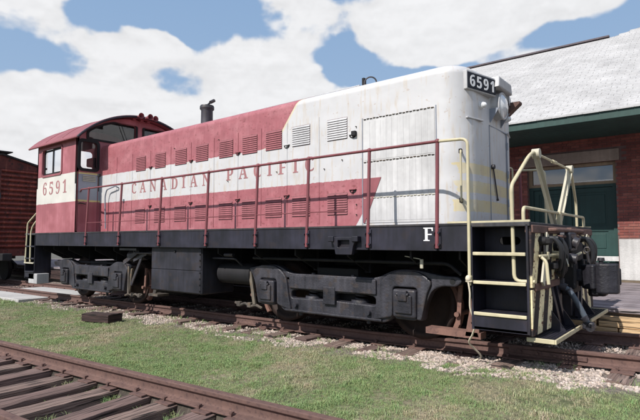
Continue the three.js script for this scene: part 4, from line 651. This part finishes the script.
// ------------------------------------------------------------------ boxcar behind the locomotive
{
  const by0 = railY(-14), car = thing('boxcar', 'weathered red boxcar with ribbed steel end coupled behind the locomotive', 'boxcar', [-17, by0, 0]);
  const P = (n, g, m, p = car) => mk(n, g, m, p);
  const redT = tex(512, 512, (u, v) => { const a = fbm2(u, v, 6, 6, 601, 5), s = fbm2(u, v, 50, 4, 603, 3), d = fbm2(u, v, 24, 24, 605, 3); let c = mix3([0.34, 0.15, 0.14], [0.52, 0.25, 0.22], a); c = mix3(c, [0.62, 0.40, 0.33], step(0.55, 0.8, s) * 0.5); return mix3(c, [0.20, 0.12, 0.12], step(0.6, 0.78, d) * 0.7); }, { rx: 0.5, ry: 0.5 });
  const red = std({ map: redT, color: lin(0.6, 0.55, 0.55), roughness: 0.8 }), ribM = std({ map: redT, color: lin(1.15, 0.95, 0.85), roughness: 0.7 }), roofM = std({ color: lin(0.05, 0.045, 0.05), roughness: 0.85, map: soot });
  const E = -12.0, W = 1.40, Y0 = 1.16, YE = 4.16, YP = 4.52;
  P('body', [bx(-22, E - 0.02, Y0, YE, -W, W), extX([[-W, YE - 0.002], [W, YE - 0.002], [0, YP]].reverse(), [], -22, E - 0.02, 0)], red);
  for (let k = 0; k < 17; k++) P('end_rib', cyl([E + 0.005, 1.30 + k * 0.168, -W + 0.1], [E + 0.005, 1.30 + k * 0.168, W - 0.1], 0.048, 0.048, 12), ribM);
  for (const s of [-1, 1]) { P('corner_post', rb(E - 0.12, E + 0.02, Y0, YE, s * W - 0.05, s * W + 0.05, 0.015), red); P('roof_sheet', extX([[0, YP + 0.0], [s * (W + 0.1), YE - 0.01], [s * (W + 0.1), YE + 0.05], [0, YP + 0.06]].map((p) => p), [], -22.1, E + 0.10, 0), roofM); }
  P('end_fascia', extX([[-W, YE - 0.12], [W, YE - 0.12], [W, YE + 0.0], [0, YP + 0.0], [-W, YE + 0.0]].reverse(), [], E - 0.02, E + 0.03, 0.004), red);
  P('running_board', rb(-22.2, E + 0.22, YP + 0.09, YP + 0.13, -0.28, 0.28, 0.006, 1), roofM);
  P('brake_staff', [cyl([E + 0.12, 1.2, 0.06], [E + 0.12, 4.0, 0.06], 0.035, 0.035, 10), rb(E, E + 0.16, 3.3, 3.36, 0.0, 0.12, 0.01), rb(E, E + 0.16, 1.9, 1.96, 0.0, 0.12, 0.01)], red);
  P('brake_wheel', [new THREE.TorusGeometry(0.22, 0.018, 8, 28).rotateY(Math.PI / 2).translate(E + 0.22, 3.05, 0.28), ...[0, 1, 2, 3].map((k) => cyl([E + 0.22, 3.05, 0.28], [E + 0.20, 3.05 + 0.22 * Math.sin(k * 1.57), 0.28 + 0.22 * Math.cos(k * 1.57)], 0.012, 0.012, 6)), rb(E, E + 0.18, 2.9, 3.2, 0.18, 0.38, 0.03)], M.truck);
  for (let k = 0; k < 7; k++) P('ladder_rung', pipe([[E + 0.0, 1.5 + k * 0.38, -1.25], [E + 0.09, 1.5 + k * 0.38, -1.25], [E + 0.09, 1.5 + k * 0.38, -0.82], [E + 0.0, 1.5 + k * 0.38, -0.82]], 0.012, 0.03, 6), red);
  P('end_sill', rb(E - 0.1, E + 0.16, 0.95, 1.18, -W, W, 0.02), red);
  P('coupler', [rb(E + 0.1, E + 0.6, 0.86, 1.0, -0.08, 0.08, 0.02), rb(E + 0.55, E + 0.85, 0.8, 1.06, -0.16, 0.16, 0.04)], M.dark);
  P('end_step', [rb(E - 0.3, E - 0.05, 0.55, 0.58, 1.2, 1.42, 0.005, 1), bx(E - 0.3, E - 0.28, 0.55, 0.98, 1.38, 1.40), bx(E - 0.07, E - 0.05, 0.55, 0.98, 1.38, 1.40)], M.dark);
  for (const x of [-13.2, -14.9, -19.4, -21]) for (const s of [-1, 1]) P('wheel', lathe([[0, -0.06], [0.39, -0.06], [0.39, 0.04], [0.42, 0.06], [0.42, 0.08], [0, 0.08]], 32).rotateX(-Math.PI / 2 * s).translate(x, railY(x) + 0.39, s * 0.7), M.dark);
  for (const x of [-14.05, -20.2]) for (const s of [-1, 1]) P('truck_frame', ext(fillet([[x - 1.1, 0.42], [x + 1.1, 0.42], [x + 1.1, 0.62], [x + 0.4, 0.86], [x - 0.4, 0.86], [x - 1.1, 0.62]], 0.06), [], s > 0 ? 0.86 : -0.98, s > 0 ? 0.98 : -0.86, 0.02), M.dark);
  P('underframe', bx(-21.8, E - 0.1, 0.85, 1.2, -0.6, 0.6), M.black);
}

// ------------------------------------------------------------------ station building
{
  const st = thing('station_building', 'red brick railway station with green doors and wide pale shingled roof behind the locomotive', 'building', [5, 0.5, -7]);
  const P = (n, g, m, p = st) => mk(n, g, m, p);
  const WZ = -7, X0 = -14, X1 = 18, DX0 = 3.84, DX1 = 5.86, WT = 4.15;
  const wall = sub('wall', st);
  const mortar = std({ color: lin(0.24, 0.16, 0.15), roughness: 0.95, map: wear });
  const core = ext([[X0, 0.3], [X1, 0.3], [X1, WT], [X0, WT]], [[[DX0, 0.5], [DX0, 3.42], [DX1, 3.42], [DX1, 0.5]]], WZ - 0.40, WZ - 0.012, 0);
  P('wall_core', core, mortar, wall);
  P('back_wall', [bx(X0, X1, 0.3, WT, -17.4, -17), bx(X0, X0 + 0.3, 0.3, WT, -17, WZ - 0.4), bx(X1 - 0.3, X1, 0.3, WT, -17, WZ - 0.4), bx(X0, X1, 0.3, 0.42, -17, WZ - 0.4)], mortar, wall);
  P('ceiling', bx(X0 + 0.3, X1 - 0.3, WT - 0.1, WT, -17, WZ - 0.4), M.inside, wall);
  // bricks, each its own block in running bond
  const q = rng(77), gs = [], BL = 0.186, BH = 0.056, JC = 0.010;
  const tones = [[0.30, 0.092, 0.074], [0.32, 0.105, 0.084], [0.27, 0.085, 0.072], [0.34, 0.125, 0.10], [0.24, 0.08, 0.07]];
  for (let r = 0; r < 70; r++) {
    const y = 0.5 + r * (BH + JC); if (y > WT - BH) break; if (y < 1.52) continue;
    for (let x = -13.9 + (r % 2 ? 0.098 : 0); x < 13; x += BL + JC) {
      let a = x, b = x + BL; if (y < 3.70 && y + BH > 3.40 && a < DX1 + 0.09 && b > DX0 - 0.09) continue;
      if (y < 3.42) { if (a >= DX0 && b <= DX1) continue; if (a < DX0 && b > DX0) b = DX0; if (a < DX1 && b > DX1) a = DX1; }
      if (b - a < 0.03) continue;
      const p = q() * 0.006, t = tones[Math.floor(q() * 5)], f = 0.82 + q() * 0.36;
      gs.push(tint(boxUV(bx(a, b, y, y + BH, WZ - 0.05, WZ - 0.006 + p)), t.map((c) => c * f * 1.05)));
    }
  }
  const bm = new THREE.Mesh(mergeGeometries(gs).translate(-5, -0.5, 7), std({ vertexColors: true, roughness: 0.88, map: wear, bumpMap: grain, bumpScale: 0.002 })); bm.name = 'bricks'; bm.userData.kind = 'stuff'; bm.castShadow = bm.receiveShadow = true; wall.add(bm);
  const whiteM = std({ color: lin(0.70, 0.69, 0.68), roughness: 0.8, map: wear, bumpMap: grain, bumpScale: 0.004 });
  const stone = std({ color: lin(0.46, 0.36, 0.30), roughness: 0.9, map: wear, bumpMap: grain, bumpScale: 0.004 });
  for (const [a, b] of [[X0, DX0 - 0.02], [DX1 + 0.02, X1]]) { P('white_base', rb(a, b, 0.57, 1.52, WZ - 0.04, WZ + 0.03, 0.008, 1), whiteM, wall); P('base_board', rb(a, b, 0.5, 0.565, WZ - 0.04, WZ + 0.055, 0.006, 1), std({ color: lin(0.22, 0.17, 0.12), roughness: 0.9, map: wear }), wall); }
  P('lintel', rb(DX0 - 0.08, DX1 + 0.08, 3.41, 3.69, WZ - 0.08, WZ + 0.02, 0.012), stone, wall);
  P('wall_hook', [cyl([6.55, 3.2, WZ], [6.55, 3.2, WZ + 0.06], 0.015, 0.015, 8), cyl([6.55, 3.2, WZ + 0.05], [6.53, 3.05, WZ + 0.05], 0.008, 0.008, 6)], M.cream, wall);
  // doorway
  const green = std({ color: lin(0.020, 0.066, 0.060), roughness: 0.55, map: wear }), tan = std({ color: lin(0.42, 0.31, 0.20), roughness: 0.7, map: wear }), D = WZ - 0.22;
  P('door_frame', [bx(DX0, DX0 + 0.1, 0.52, 2.80, D - 0.06, D + 0.06), bx(DX1 - 0.1, DX1, 0.52, 2.80, D - 0.06, D + 0.06), bx(DX0, DX1, 2.80, 2.87, D - 0.06, D + 0.07)], green);
  const dm = (DX0 + DX1) / 2;
  for (const [a, b] of [[DX0 + 0.105, dm - 0.006], [dm + 0.006, DX1 - 0.105]]) {
    const d = sub('door', st);
    P('leaf', rb(a, b, 0.54, 2.795, D - 0.05, D + 0.0, 0.006, 1), green, d);
    P('stile', [bx(a, a + 0.12, 0.54, 2.795, D, D + 0.022), bx(b - 0.12, b, 0.54, 2.795, D, D + 0.022)], green, d);
    for (const [y0, y1] of [[0.54, 0.74], [1.12, 1.24], [1.72, 1.84], [2.68, 2.795]]) P('rail', bx(a + 0.12, b - 0.12, y0, y1, D, D + 0.022), green, d);
    for (const [y0, y1] of [[0.80, 1.06], [1.30, 1.66], [1.90, 2.62]]) P('panel', rb(a + 0.17, b - 0.17, y0, y1, D - 0.01, D + 0.012, 0.01, 1), green, d);
  }
  P('door_bar', rb(DX0 - 0.05, DX1 + 0.02, 1.0, 1.115, WZ - 0.06, WZ - 0.02, 0.008, 1), whiteM);
  const tw = sub('transom_window', st);
  P('frame', [bx(DX0, DX1, 3.33, 3.41, D - 0.05, D + 0.05), bx(DX0, DX1, 2.872, 2.94, D - 0.05, D + 0.05), bx(DX0, DX0 + 0.08, 2.94, 3.33, D - 0.05, D + 0.05), bx(DX1 - 0.08, DX1, 2.94, 3.33, D - 0.05, D + 0.05)], tan, tw);
  P('pane', bx(DX0 + 0.08, DX1 - 0.08, 2.94, 3.33, D - 0.004, D + 0.0), new THREE.MeshPhysicalMaterial({ color: lin(0.025, 0.03, 0.035), roughness: 0.04, ior: 2.1, clearcoat: 1, clearcoatRoughness: 0.02 }), tw);
  // eaves and roof
  const EZ = -4.9, EY = 4.18, SL = (8.25 - 4.2) / 7.1, ridgeZ = -12, rY = (z) => EY + (EZ - z) * SL;
  const fas = std({ color: lin(0.028, 0.075, 0.065), roughness: 0.6, map: wear });
  P('fascia', rb(X0 - 0.8, X1 + 0.8, 3.97, 4.145, EZ - 0.04, EZ, 0.006, 1), fas);
  P('gutter', rb(X0 - 0.8, X1 + 0.8, 4.135, 4.18, EZ - 0.03, EZ + 0.035, 0.012), std({ color: lin(0.55, 0.55, 0.56), roughness: 0.6, map: wear }));
  for (let k = 0; k < 10; k++) { const z = EZ - 0.05 - k * 0.21; P('soffit_board', rb(X0 - 0.7, X1 + 0.7, 4.0, 4.025, z - 0.2, z, 0.004, 1), fas); }
  const deckM = std({ color: lin(0.35, 0.34, 0.34), roughness: 0.9, map: wear });
  const HX = 5.19, HX2 = 9.4, ZT = ridgeZ - (HX2 - HX) * 0.895, roof = sub('roof', st);
  {
    const v = [], tri = (...p) => v.push(...p.flat()), e0 = [X0 - 0.8, rY(EZ) - 0.03, EZ], e1 = [X1 + 0.8, rY(EZ) - 0.03, EZ], r0 = [X0 - 0.8, rY(ridgeZ) - 0.03, ridgeZ], r1 = [HX, rY(ridgeZ) - 0.03, ridgeZ], t0 = [HX2, rY(ZT) - 0.03, ZT], t1 = [X1 + 0.8, rY(ZT) - 0.03, ZT];
    tri(e0, e1, r1); tri(e0, r1, r0); tri(e1, t0, r1); tri(e1, t1, t0);
    const b0 = [X0 - 0.8, EY, -19.1], b1 = [HX, EY, -19.1]; tri(r0, r1, b1); tri(r0, b1, b0);
    const c0 = [HX, rY(ridgeZ) - 0.03, ZT * 2 - ridgeZ]; tri(r1, t0, c0); const c1 = [X1 + 0.8, rY(ridgeZ) - 0.03, ZT * 2 - ridgeZ]; tri(t0, t1, c1); tri(t0, c1, c0);
    const g = new THREE.BufferGeometry(); g.setAttribute('position', new THREE.Float32BufferAttribute(v, 3)); g.computeVertexNormals(); P('roof_deck', g, deckM, roof);
    P('upper_gable', [bx(HX + 0.3, X1, EY, rY(ridgeZ) - 0.1, ZT * 2 - ridgeZ + 0.3, ridgeZ - 0.4)], mortar, roof);
  }
  // shingles: single tabs in lapped courses
  {
    const q = rng(91), sg = [], n = V(0, 1, SL).normalize(), dn = V(0, -SL, 1).normalize(), ex = 0.145, Ls = Math.hypot(1, SL);
    const rows = Math.floor((EZ - ZT) * Ls / ex);
    for (let r = 0; r < rows; r++) {
      const z1 = EZ + 0.04 - r * ex / Ls, z0 = z1 - ex * 1.12 / Ls; let xa = X0 - 0.8, xb = Math.min(X1 + 0.8, 13);
      if (z1 < ridgeZ) xa = HX + (ridgeZ - z1) / 0.895 + 0.02; 
      for (let x = xa + (r % 2 ? 0.15 : 0) - (z1 < ridgeZ ? 0 : q() * 0.05); x < xb; x += 0.305) {
        const lift = 0.007 + q() * 0.005, w = 0.299, t = 0.57 + q() * 0.06, dz = (q() - 0.5) * 0.006, a0 = rY(z0) - 0.024, a1 = rY(z1 + dz) - 0.026;
        const P8 = [[x, a0, z0], [x + w, a0, z0], [x + w, a1 + lift, z1 + dz], [x, a1 + lift, z1 + dz], [x + w, a1 - 0.004, z1 + dz], [x, a1 - 0.004, z1 + dz]];
        for (const k of [0, 2, 1, 0, 3, 2, 3, 5, 4, 3, 4, 2]) sg.push(P8[k], [t, t * 0.985, t * 0.985]);
      }
    }
    const pos = new Float32Array(sg.length / 2 * 3), col = new Float32Array(sg.length / 2 * 3);
    for (let i = 0; i < sg.length / 2; i++) { pos.set(sg[i * 2], i * 3); col.set(sg[i * 2 + 1], i * 3); }
    const g = new THREE.BufferGeometry(); g.setAttribute('position', new THREE.BufferAttribute(pos, 3)); g.setAttribute('color', new THREE.BufferAttribute(col, 3)); g.computeVertexNormals();
    const m = P('shingles', g, std({ vertexColors: true, roughness: 0.9, map: tex(512, 512, (u, v) => 0.88 + 0.14 * (fbm2(u, v, 60, 60, 701, 3) - 0.5) + 0.20 * (fbm2(u, v, 5, 5, 703, 5) - 0.5), { rx: 0.4, ry: 0.4 }) }), roof); m.userData.kind = 'stuff';
  }
  P('ridge_cap', [bar([X0 - 0.8, rY(ridgeZ) + 0.03, ridgeZ], [HX - 0.05, rY(ridgeZ) + 0.03, ridgeZ], 0.14, 0.05, V(0, 1, 0))], std({ color: lin(0.14, 0.115, 0.13), roughness: 0.8, map: wear }), roof);
}

// ------------------------------------------------------------------ platform
{
  const root = structure(new THREE.Group(), 'station_platform'); root.userData.label = 'weathered timber platform between the track and the station'; scene.add(root); ORG = V();
  const gm = [woodT([0.45, 0.41, 0.43], [0.70, 0.66, 0.67], 181), woodT([0.40, 0.36, 0.38], [0.64, 0.60, 0.61], 191)].map((t) => std({ map: t, bumpMap: woodB, bumpScale: 0.006, roughness: 0.9 }));
  const q = rng(55);
  for (let r = 0; r < 26; r++) { const z = -1.72 - r * 0.2; let x = -18 - q() * 2.5; while (x < 12) { const L = 3.2 + q() * 1.2; mk('plank', rb(x + 0.004, x + L, 0.45, 0.515 + q() * 0.006, z - 0.193, z, 0.006, 1), gm[q() < 0.5 ? 0 : 1], root); x += L; } }
  mk('platform_fill', bx(-22, 14, -0.1, 0.44, -6.98, -1.80), std({ color: lin(0.21, 0.17, 0.135), roughness: 0.95, map: wear, bumpMap: grain, bumpScale: 0.01 }), root);
  const tm = std({ map: woodT([0.74, 0.60, 0.44], [0.86, 0.75, 0.60], 221), bumpMap: woodB, bumpScale: 0.008, roughness: 0.85 });
  for (const [y0, y1, z, spans] of [[0.10, 0.245, -1.60, [[-16, -12.1], [-12.08, -8.02], [-8, -4.1], [-4.08, -0.1], [-0.08, 3.9], [3.93, 6.55], [6.57, 10.4]]], [0.25, 0.40, -1.63, [[-15.5, -11.6], [-11.58, -8.02], [-8, -2.2], [-2.18, 2.3], [2.33, 6.28], [6.31, 10.2]]]])
    for (const [a, b] of spans) mk('edge_timber', rb(a, b, y0, y1, z - 0.16, z + q() * 0.012, 0.012), b > 6 ? tm : M.oldWood, root);
}

// ------------------------------------------------------------------ small things on the ground
{
  const slab = (a, b, z0, z1) => { ORG = V(); const g = rb(a, b, -0.1, 0, z0, z1, 0.02), m = mk('crossing', g, std({ color: lin(0.56, 0.54, 0.52), roughness: 0.9, map: wear, bumpMap: grain, bumpScale: 0.006 })); m.position.y = railY((a + b) / 2) - 0.02; m.rotation.z = 0.011; structure(m, 'crossing_slab'); };
  ORG = V(); slab(-9.6, -5.9, 0.82, 1.55); slab(-9.6, -5.9, -0.55, 0.55);
  const bl = thing('timber_block', 'dark broken timber block lying on the grass beside the locomotive track', 'timber', [-1.2, 0.06, 1.86]);
  const g = tieGeo(0.74, 0.30, 0.14, 990); const m = mk('body', g.translate(0, 0.105, 0).rotateZ(0.03).rotateY(0.16).translate(-1.2, 0.05, 1.86), M.oldWood, bl, true);
  const rp = thing('rope', 'pale rope hanging from the front handrail down to the ballast', 'rope', [5.5, 0.12, 1.45]);
  mk('strand', curve([[5.66, 1.10, 1.545], [5.68, 0.95, 1.54], [5.665, 0.78, 1.50], [5.69, 0.62, 1.44], [5.63, 0.49, 1.36], [5.54, 0.37, 1.24], [5.56, 0.29, 1.14], [5.60, 0.20, 1.06], [5.54, 0.145, 1.02], [5.50, 0.12, 1.06], [5.56, 0.115, 1.12], [5.66, 0.115, 1.12]], 0.010, 90, 8), M.rope, rp);
  mk('knot', [new THREE.SphereGeometry(0.03, 10, 8).scale(1, 1.2, 0.9).translate(5.665, 1.09, 1.54), new THREE.TorusGeometry(0.028, 0.01, 6, 14).rotateX(Math.PI / 2).translate(5.667, 1.06, 1.52)], M.rope, rp);
}

// ------------------------------------------------------------------ ballast and grass
{
  const q = rng(1234), stone = () => { const g = new THREE.IcosahedronGeometry(1, 0), p = g.attributes.position, k = new Map(); for (let i = 0; i < p.count; i++) { const key = p.getX(i).toFixed(2) + p.getY(i).toFixed(2) + p.getZ(i).toFixed(2); if (!k.has(key)) k.set(key, 0.7 + q() * 0.55); const f = k.get(key); p.setXYZ(i, p.getX(i) * f, p.getY(i) * f * 0.75, p.getZ(i) * f); } g.computeVertexNormals(); return g; };
  const dummy = new THREE.Object3D(), c = new THREE.Color();
  const mat = std({ roughness: 0.92 });
  function scatter(name, label, category, geo, m, n, place) {
    const im = new THREE.InstancedMesh(geo, m, n); let k = 0, tries = 0;
    while (k < n && tries++ < n * 12) { if (!place(dummy, c)) continue; dummy.updateMatrix(); im.setMatrixAt(k, dummy.matrix); im.setColorAt(k, c); k++; }
    im.count = k; im.name = name; im.userData = { label, category, kind: 'stuff' }; im.castShadow = im.receiveShadow = true; scene.add(im);
  }
  const nearX = () => { const u = q(); return u < 0.55 ? lerp(3.5, 8.6, q()) : u < 0.85 ? lerp(-2.5, 3.5, q()) : lerp(-14, -2.5, q()); };
  scatter('ballast', 'pale crushed stone ballast around the locomotive track ties', 'ballast', stone(), mat, 42000, (d, col) => {
    const x = nearX(), z = q() < 0.75 ? lerp(0.78, 1.65, Math.pow(q(), 0.9)) : lerp(-1.55, 0.78, q());
    const fade = z > 1.25 ? (z - 1.25) / 0.4 : 0; if (q() < fade * (0.4 + fbm3(x * 3, 3, z * 3, 2))) return false;
    if (z > 0.85 && fbm3(x * 2.3, 8, z * 3.2, 3) < 0.42 + fade * 0.25) return false;
    if (x > -9.6 && x < -5.9 && Math.abs(z) < 1.56) return false;
    const s = 0.008 + q() * q() * 0.018; d.position.set(x, terrain(x, z) + s * 0.35 + (z < 1.2 ? q() * 0.010 : 0), z); d.rotation.set(q() * 6, q() * 6, q() * 6); d.scale.set(s, s, s * (0.8 + q() * 0.5));
    const t = 0.33 + q() * 0.24, w = q(); col.setRGB(t * (1.04 + 0.08 * w), t * 0.90, t * (0.82 - 0.06 * w)); if (q() < 0.3) col.multiplyScalar(0.35 + q() * 0.4); return true;
  });
  scatter('track_gravel', 'scattered pale gravel between the siding ties', 'gravel', stone(), mat, 5000, (d, col) => {
    const s0 = lerp(-6, 8, q()), t0 = lerp(0.1, 2.2, q()), x = GA.x + GD.x * s0 + GN.x * t0, z = GA.z + GD.z * s0 + GN.z * t0; if (fbm3(x * 1.6, 1, z * 1.6, 3) < 0.52) return false;
    const s = 0.008 + q() * q() * 0.02; d.position.set(x, terrain(x, z) + s * 0.4, z); d.rotation.set(q() * 6, q() * 6, q() * 6); d.scale.setScalar(s); const t = 0.2 + q() * 0.32; col.setRGB(t, t * 0.93, t * 0.88); return true;
  });
  // a tuft: seven bent blades
  const tuft = (h, spread, w) => { const v = []; for (let k = 0; k < 8; k++) { const a = q() * 6.28, r = q() * spread, ox = Math.cos(a) * r, oz = Math.sin(a) * r, b = q() * 6.28, le = 0.25 + q() * 0.75, hh = h * (0.55 + q() * 0.6), wx = Math.cos(b + 1.57) * w, wz = Math.sin(b + 1.57) * w, mx = ox + Math.cos(b) * hh * le * 0.3, mz = oz + Math.sin(b) * hh * le * 0.3, tx = ox + Math.cos(b) * hh * le, tz = oz + Math.sin(b) * hh * le, my = hh * 0.6, ty = hh * (1 - le * 0.35);
    v.push(ox - wx, 0, oz - wz, ox + wx, 0, oz + wz, mx - wx * 0.8, my, mz - wz * 0.8, ox + wx, 0, oz + wz, mx + wx * 0.8, my, mz + wz * 0.8, mx - wx * 0.8, my, mz - wz * 0.8, mx - wx * 0.8, my, mz - wz * 0.8, mx + wx * 0.8, my, mz + wz * 0.8, tx, ty, tz); }
    const g = new THREE.BufferGeometry(); g.setAttribute('position', new THREE.Float32BufferAttribute(v, 3)); g.computeVertexNormals(); return g; };
  const gm = new THREE.MeshPhysicalMaterial({ roughness: 0.8, side: THREE.DoubleSide });
  const grassCol = (x, z, col) => {
    const n = fbm3(x * 0.8, 5, z * 1.2, 4), n2 = fbm3(x * 5, 9, z * 5, 3), dry = clamp((n - 0.46) * 2.6 + (n2 - 0.5) * 1.8 + (q() - 0.5) * 0.7);
    const g = [lerp(0.21, 0.29, q()), lerp(0.30, 0.37, q()), 0.14], s = [lerp(0.40, 0.50, q()), lerp(0.355, 0.43, q()), lerp(0.24, 0.29, q())]; const m = mix3(g, s, dry); col.setRGB(...m);
  };
  const lawn = (d, col, x, z, hs) => { const { t } = nearTrack(x, z); if (t > -0.05) return false; if (z < 0.95) return false; if (z < 1.7 && q() > (z - 0.95) / 0.75 * (0.3 + 1.2 * fbm3(x * 2, 4, z * 3, 2))) return false;
    const pat = fbm3(x * 2.2, 6, z * 2.2, 4), bare = fbm3(x * 0.8, 5, z * 1.2, 4); if (q() > 0.15 + pat * 1.5 - clamp((bare - 0.5) * 2, 0, 0.25)) return false;
    d.position.set(x, terrain(x, z) - 0.004, z); d.rotation.set((q() - 0.5) * 0.3, q() * 6.28, (q() - 0.5) * 0.3); const cl = fbm3(x * 6, 16, z * 6, 2), s = hs * (0.45 + q() * 0.6 + clamp((cl - 0.5) * 2.4, 0, 0.7)); d.scale.set(s, s * (0.6 + q() * 0.7), s); grassCol(x, z, col); return true; };
  scatter('grass', 'mown patchy grass between the two tracks', 'grass', tuft(0.034, 0.034, 0.0016), gm, 70000, (d, col) => { const u = q(), x = u < 0.55 ? lerp(2.2, 8.6, q()) : u < 0.85 ? lerp(-3, 2.2, q()) : lerp(-9, -3, q()); return lawn(d, col, x, lerp(0.95, 4.0, q()), 1); });
  scatter('far_grass', 'patchy grass further along beside the tracks', 'grass', tuft(0.05, 0.06, 0.003), gm, 16000, (d, col) => lawn(d, col, lerp(-26, -6, Math.sqrt(q())), lerp(1.4, 5.4, q()), 1.2));
  scatter('weeds', 'sparse weeds growing in the siding track and ballast', 'weeds', tuft(0.085, 0.035, 0.0022), gm, 900, (d, col) => {
    let x, z; if (q() < 0.7) { const s0 = lerp(-5, 8, q()), t0 = q() < 0.5 ? lerp(0.08, 0.3, q()) : lerp(0.1, 2.1, q()); x = GA.x + GD.x * s0 + GN.x * t0; z = GA.z + GD.z * s0 + GN.z * t0; if (fbm3(x * 1.5, 12, z * 1.5, 2) < 0.55) return false; } else { x = lerp(-6, 8, q()); z = lerp(0.8, 1.5, q()); if (fbm3(x * 3, 14, z * 3, 2) < 0.6) return false; }
    d.position.set(x, terrain(x, z), z); d.rotation.set(0, q() * 6, 0); d.scale.setScalar(0.5 + q() * 0.8); grassCol(x, z, col); return true;
  });
}
scene.traverse((o) => { if (o.isMesh) o.castShadow = o.receiveShadow = true; });
renderer.render(scene, camera);
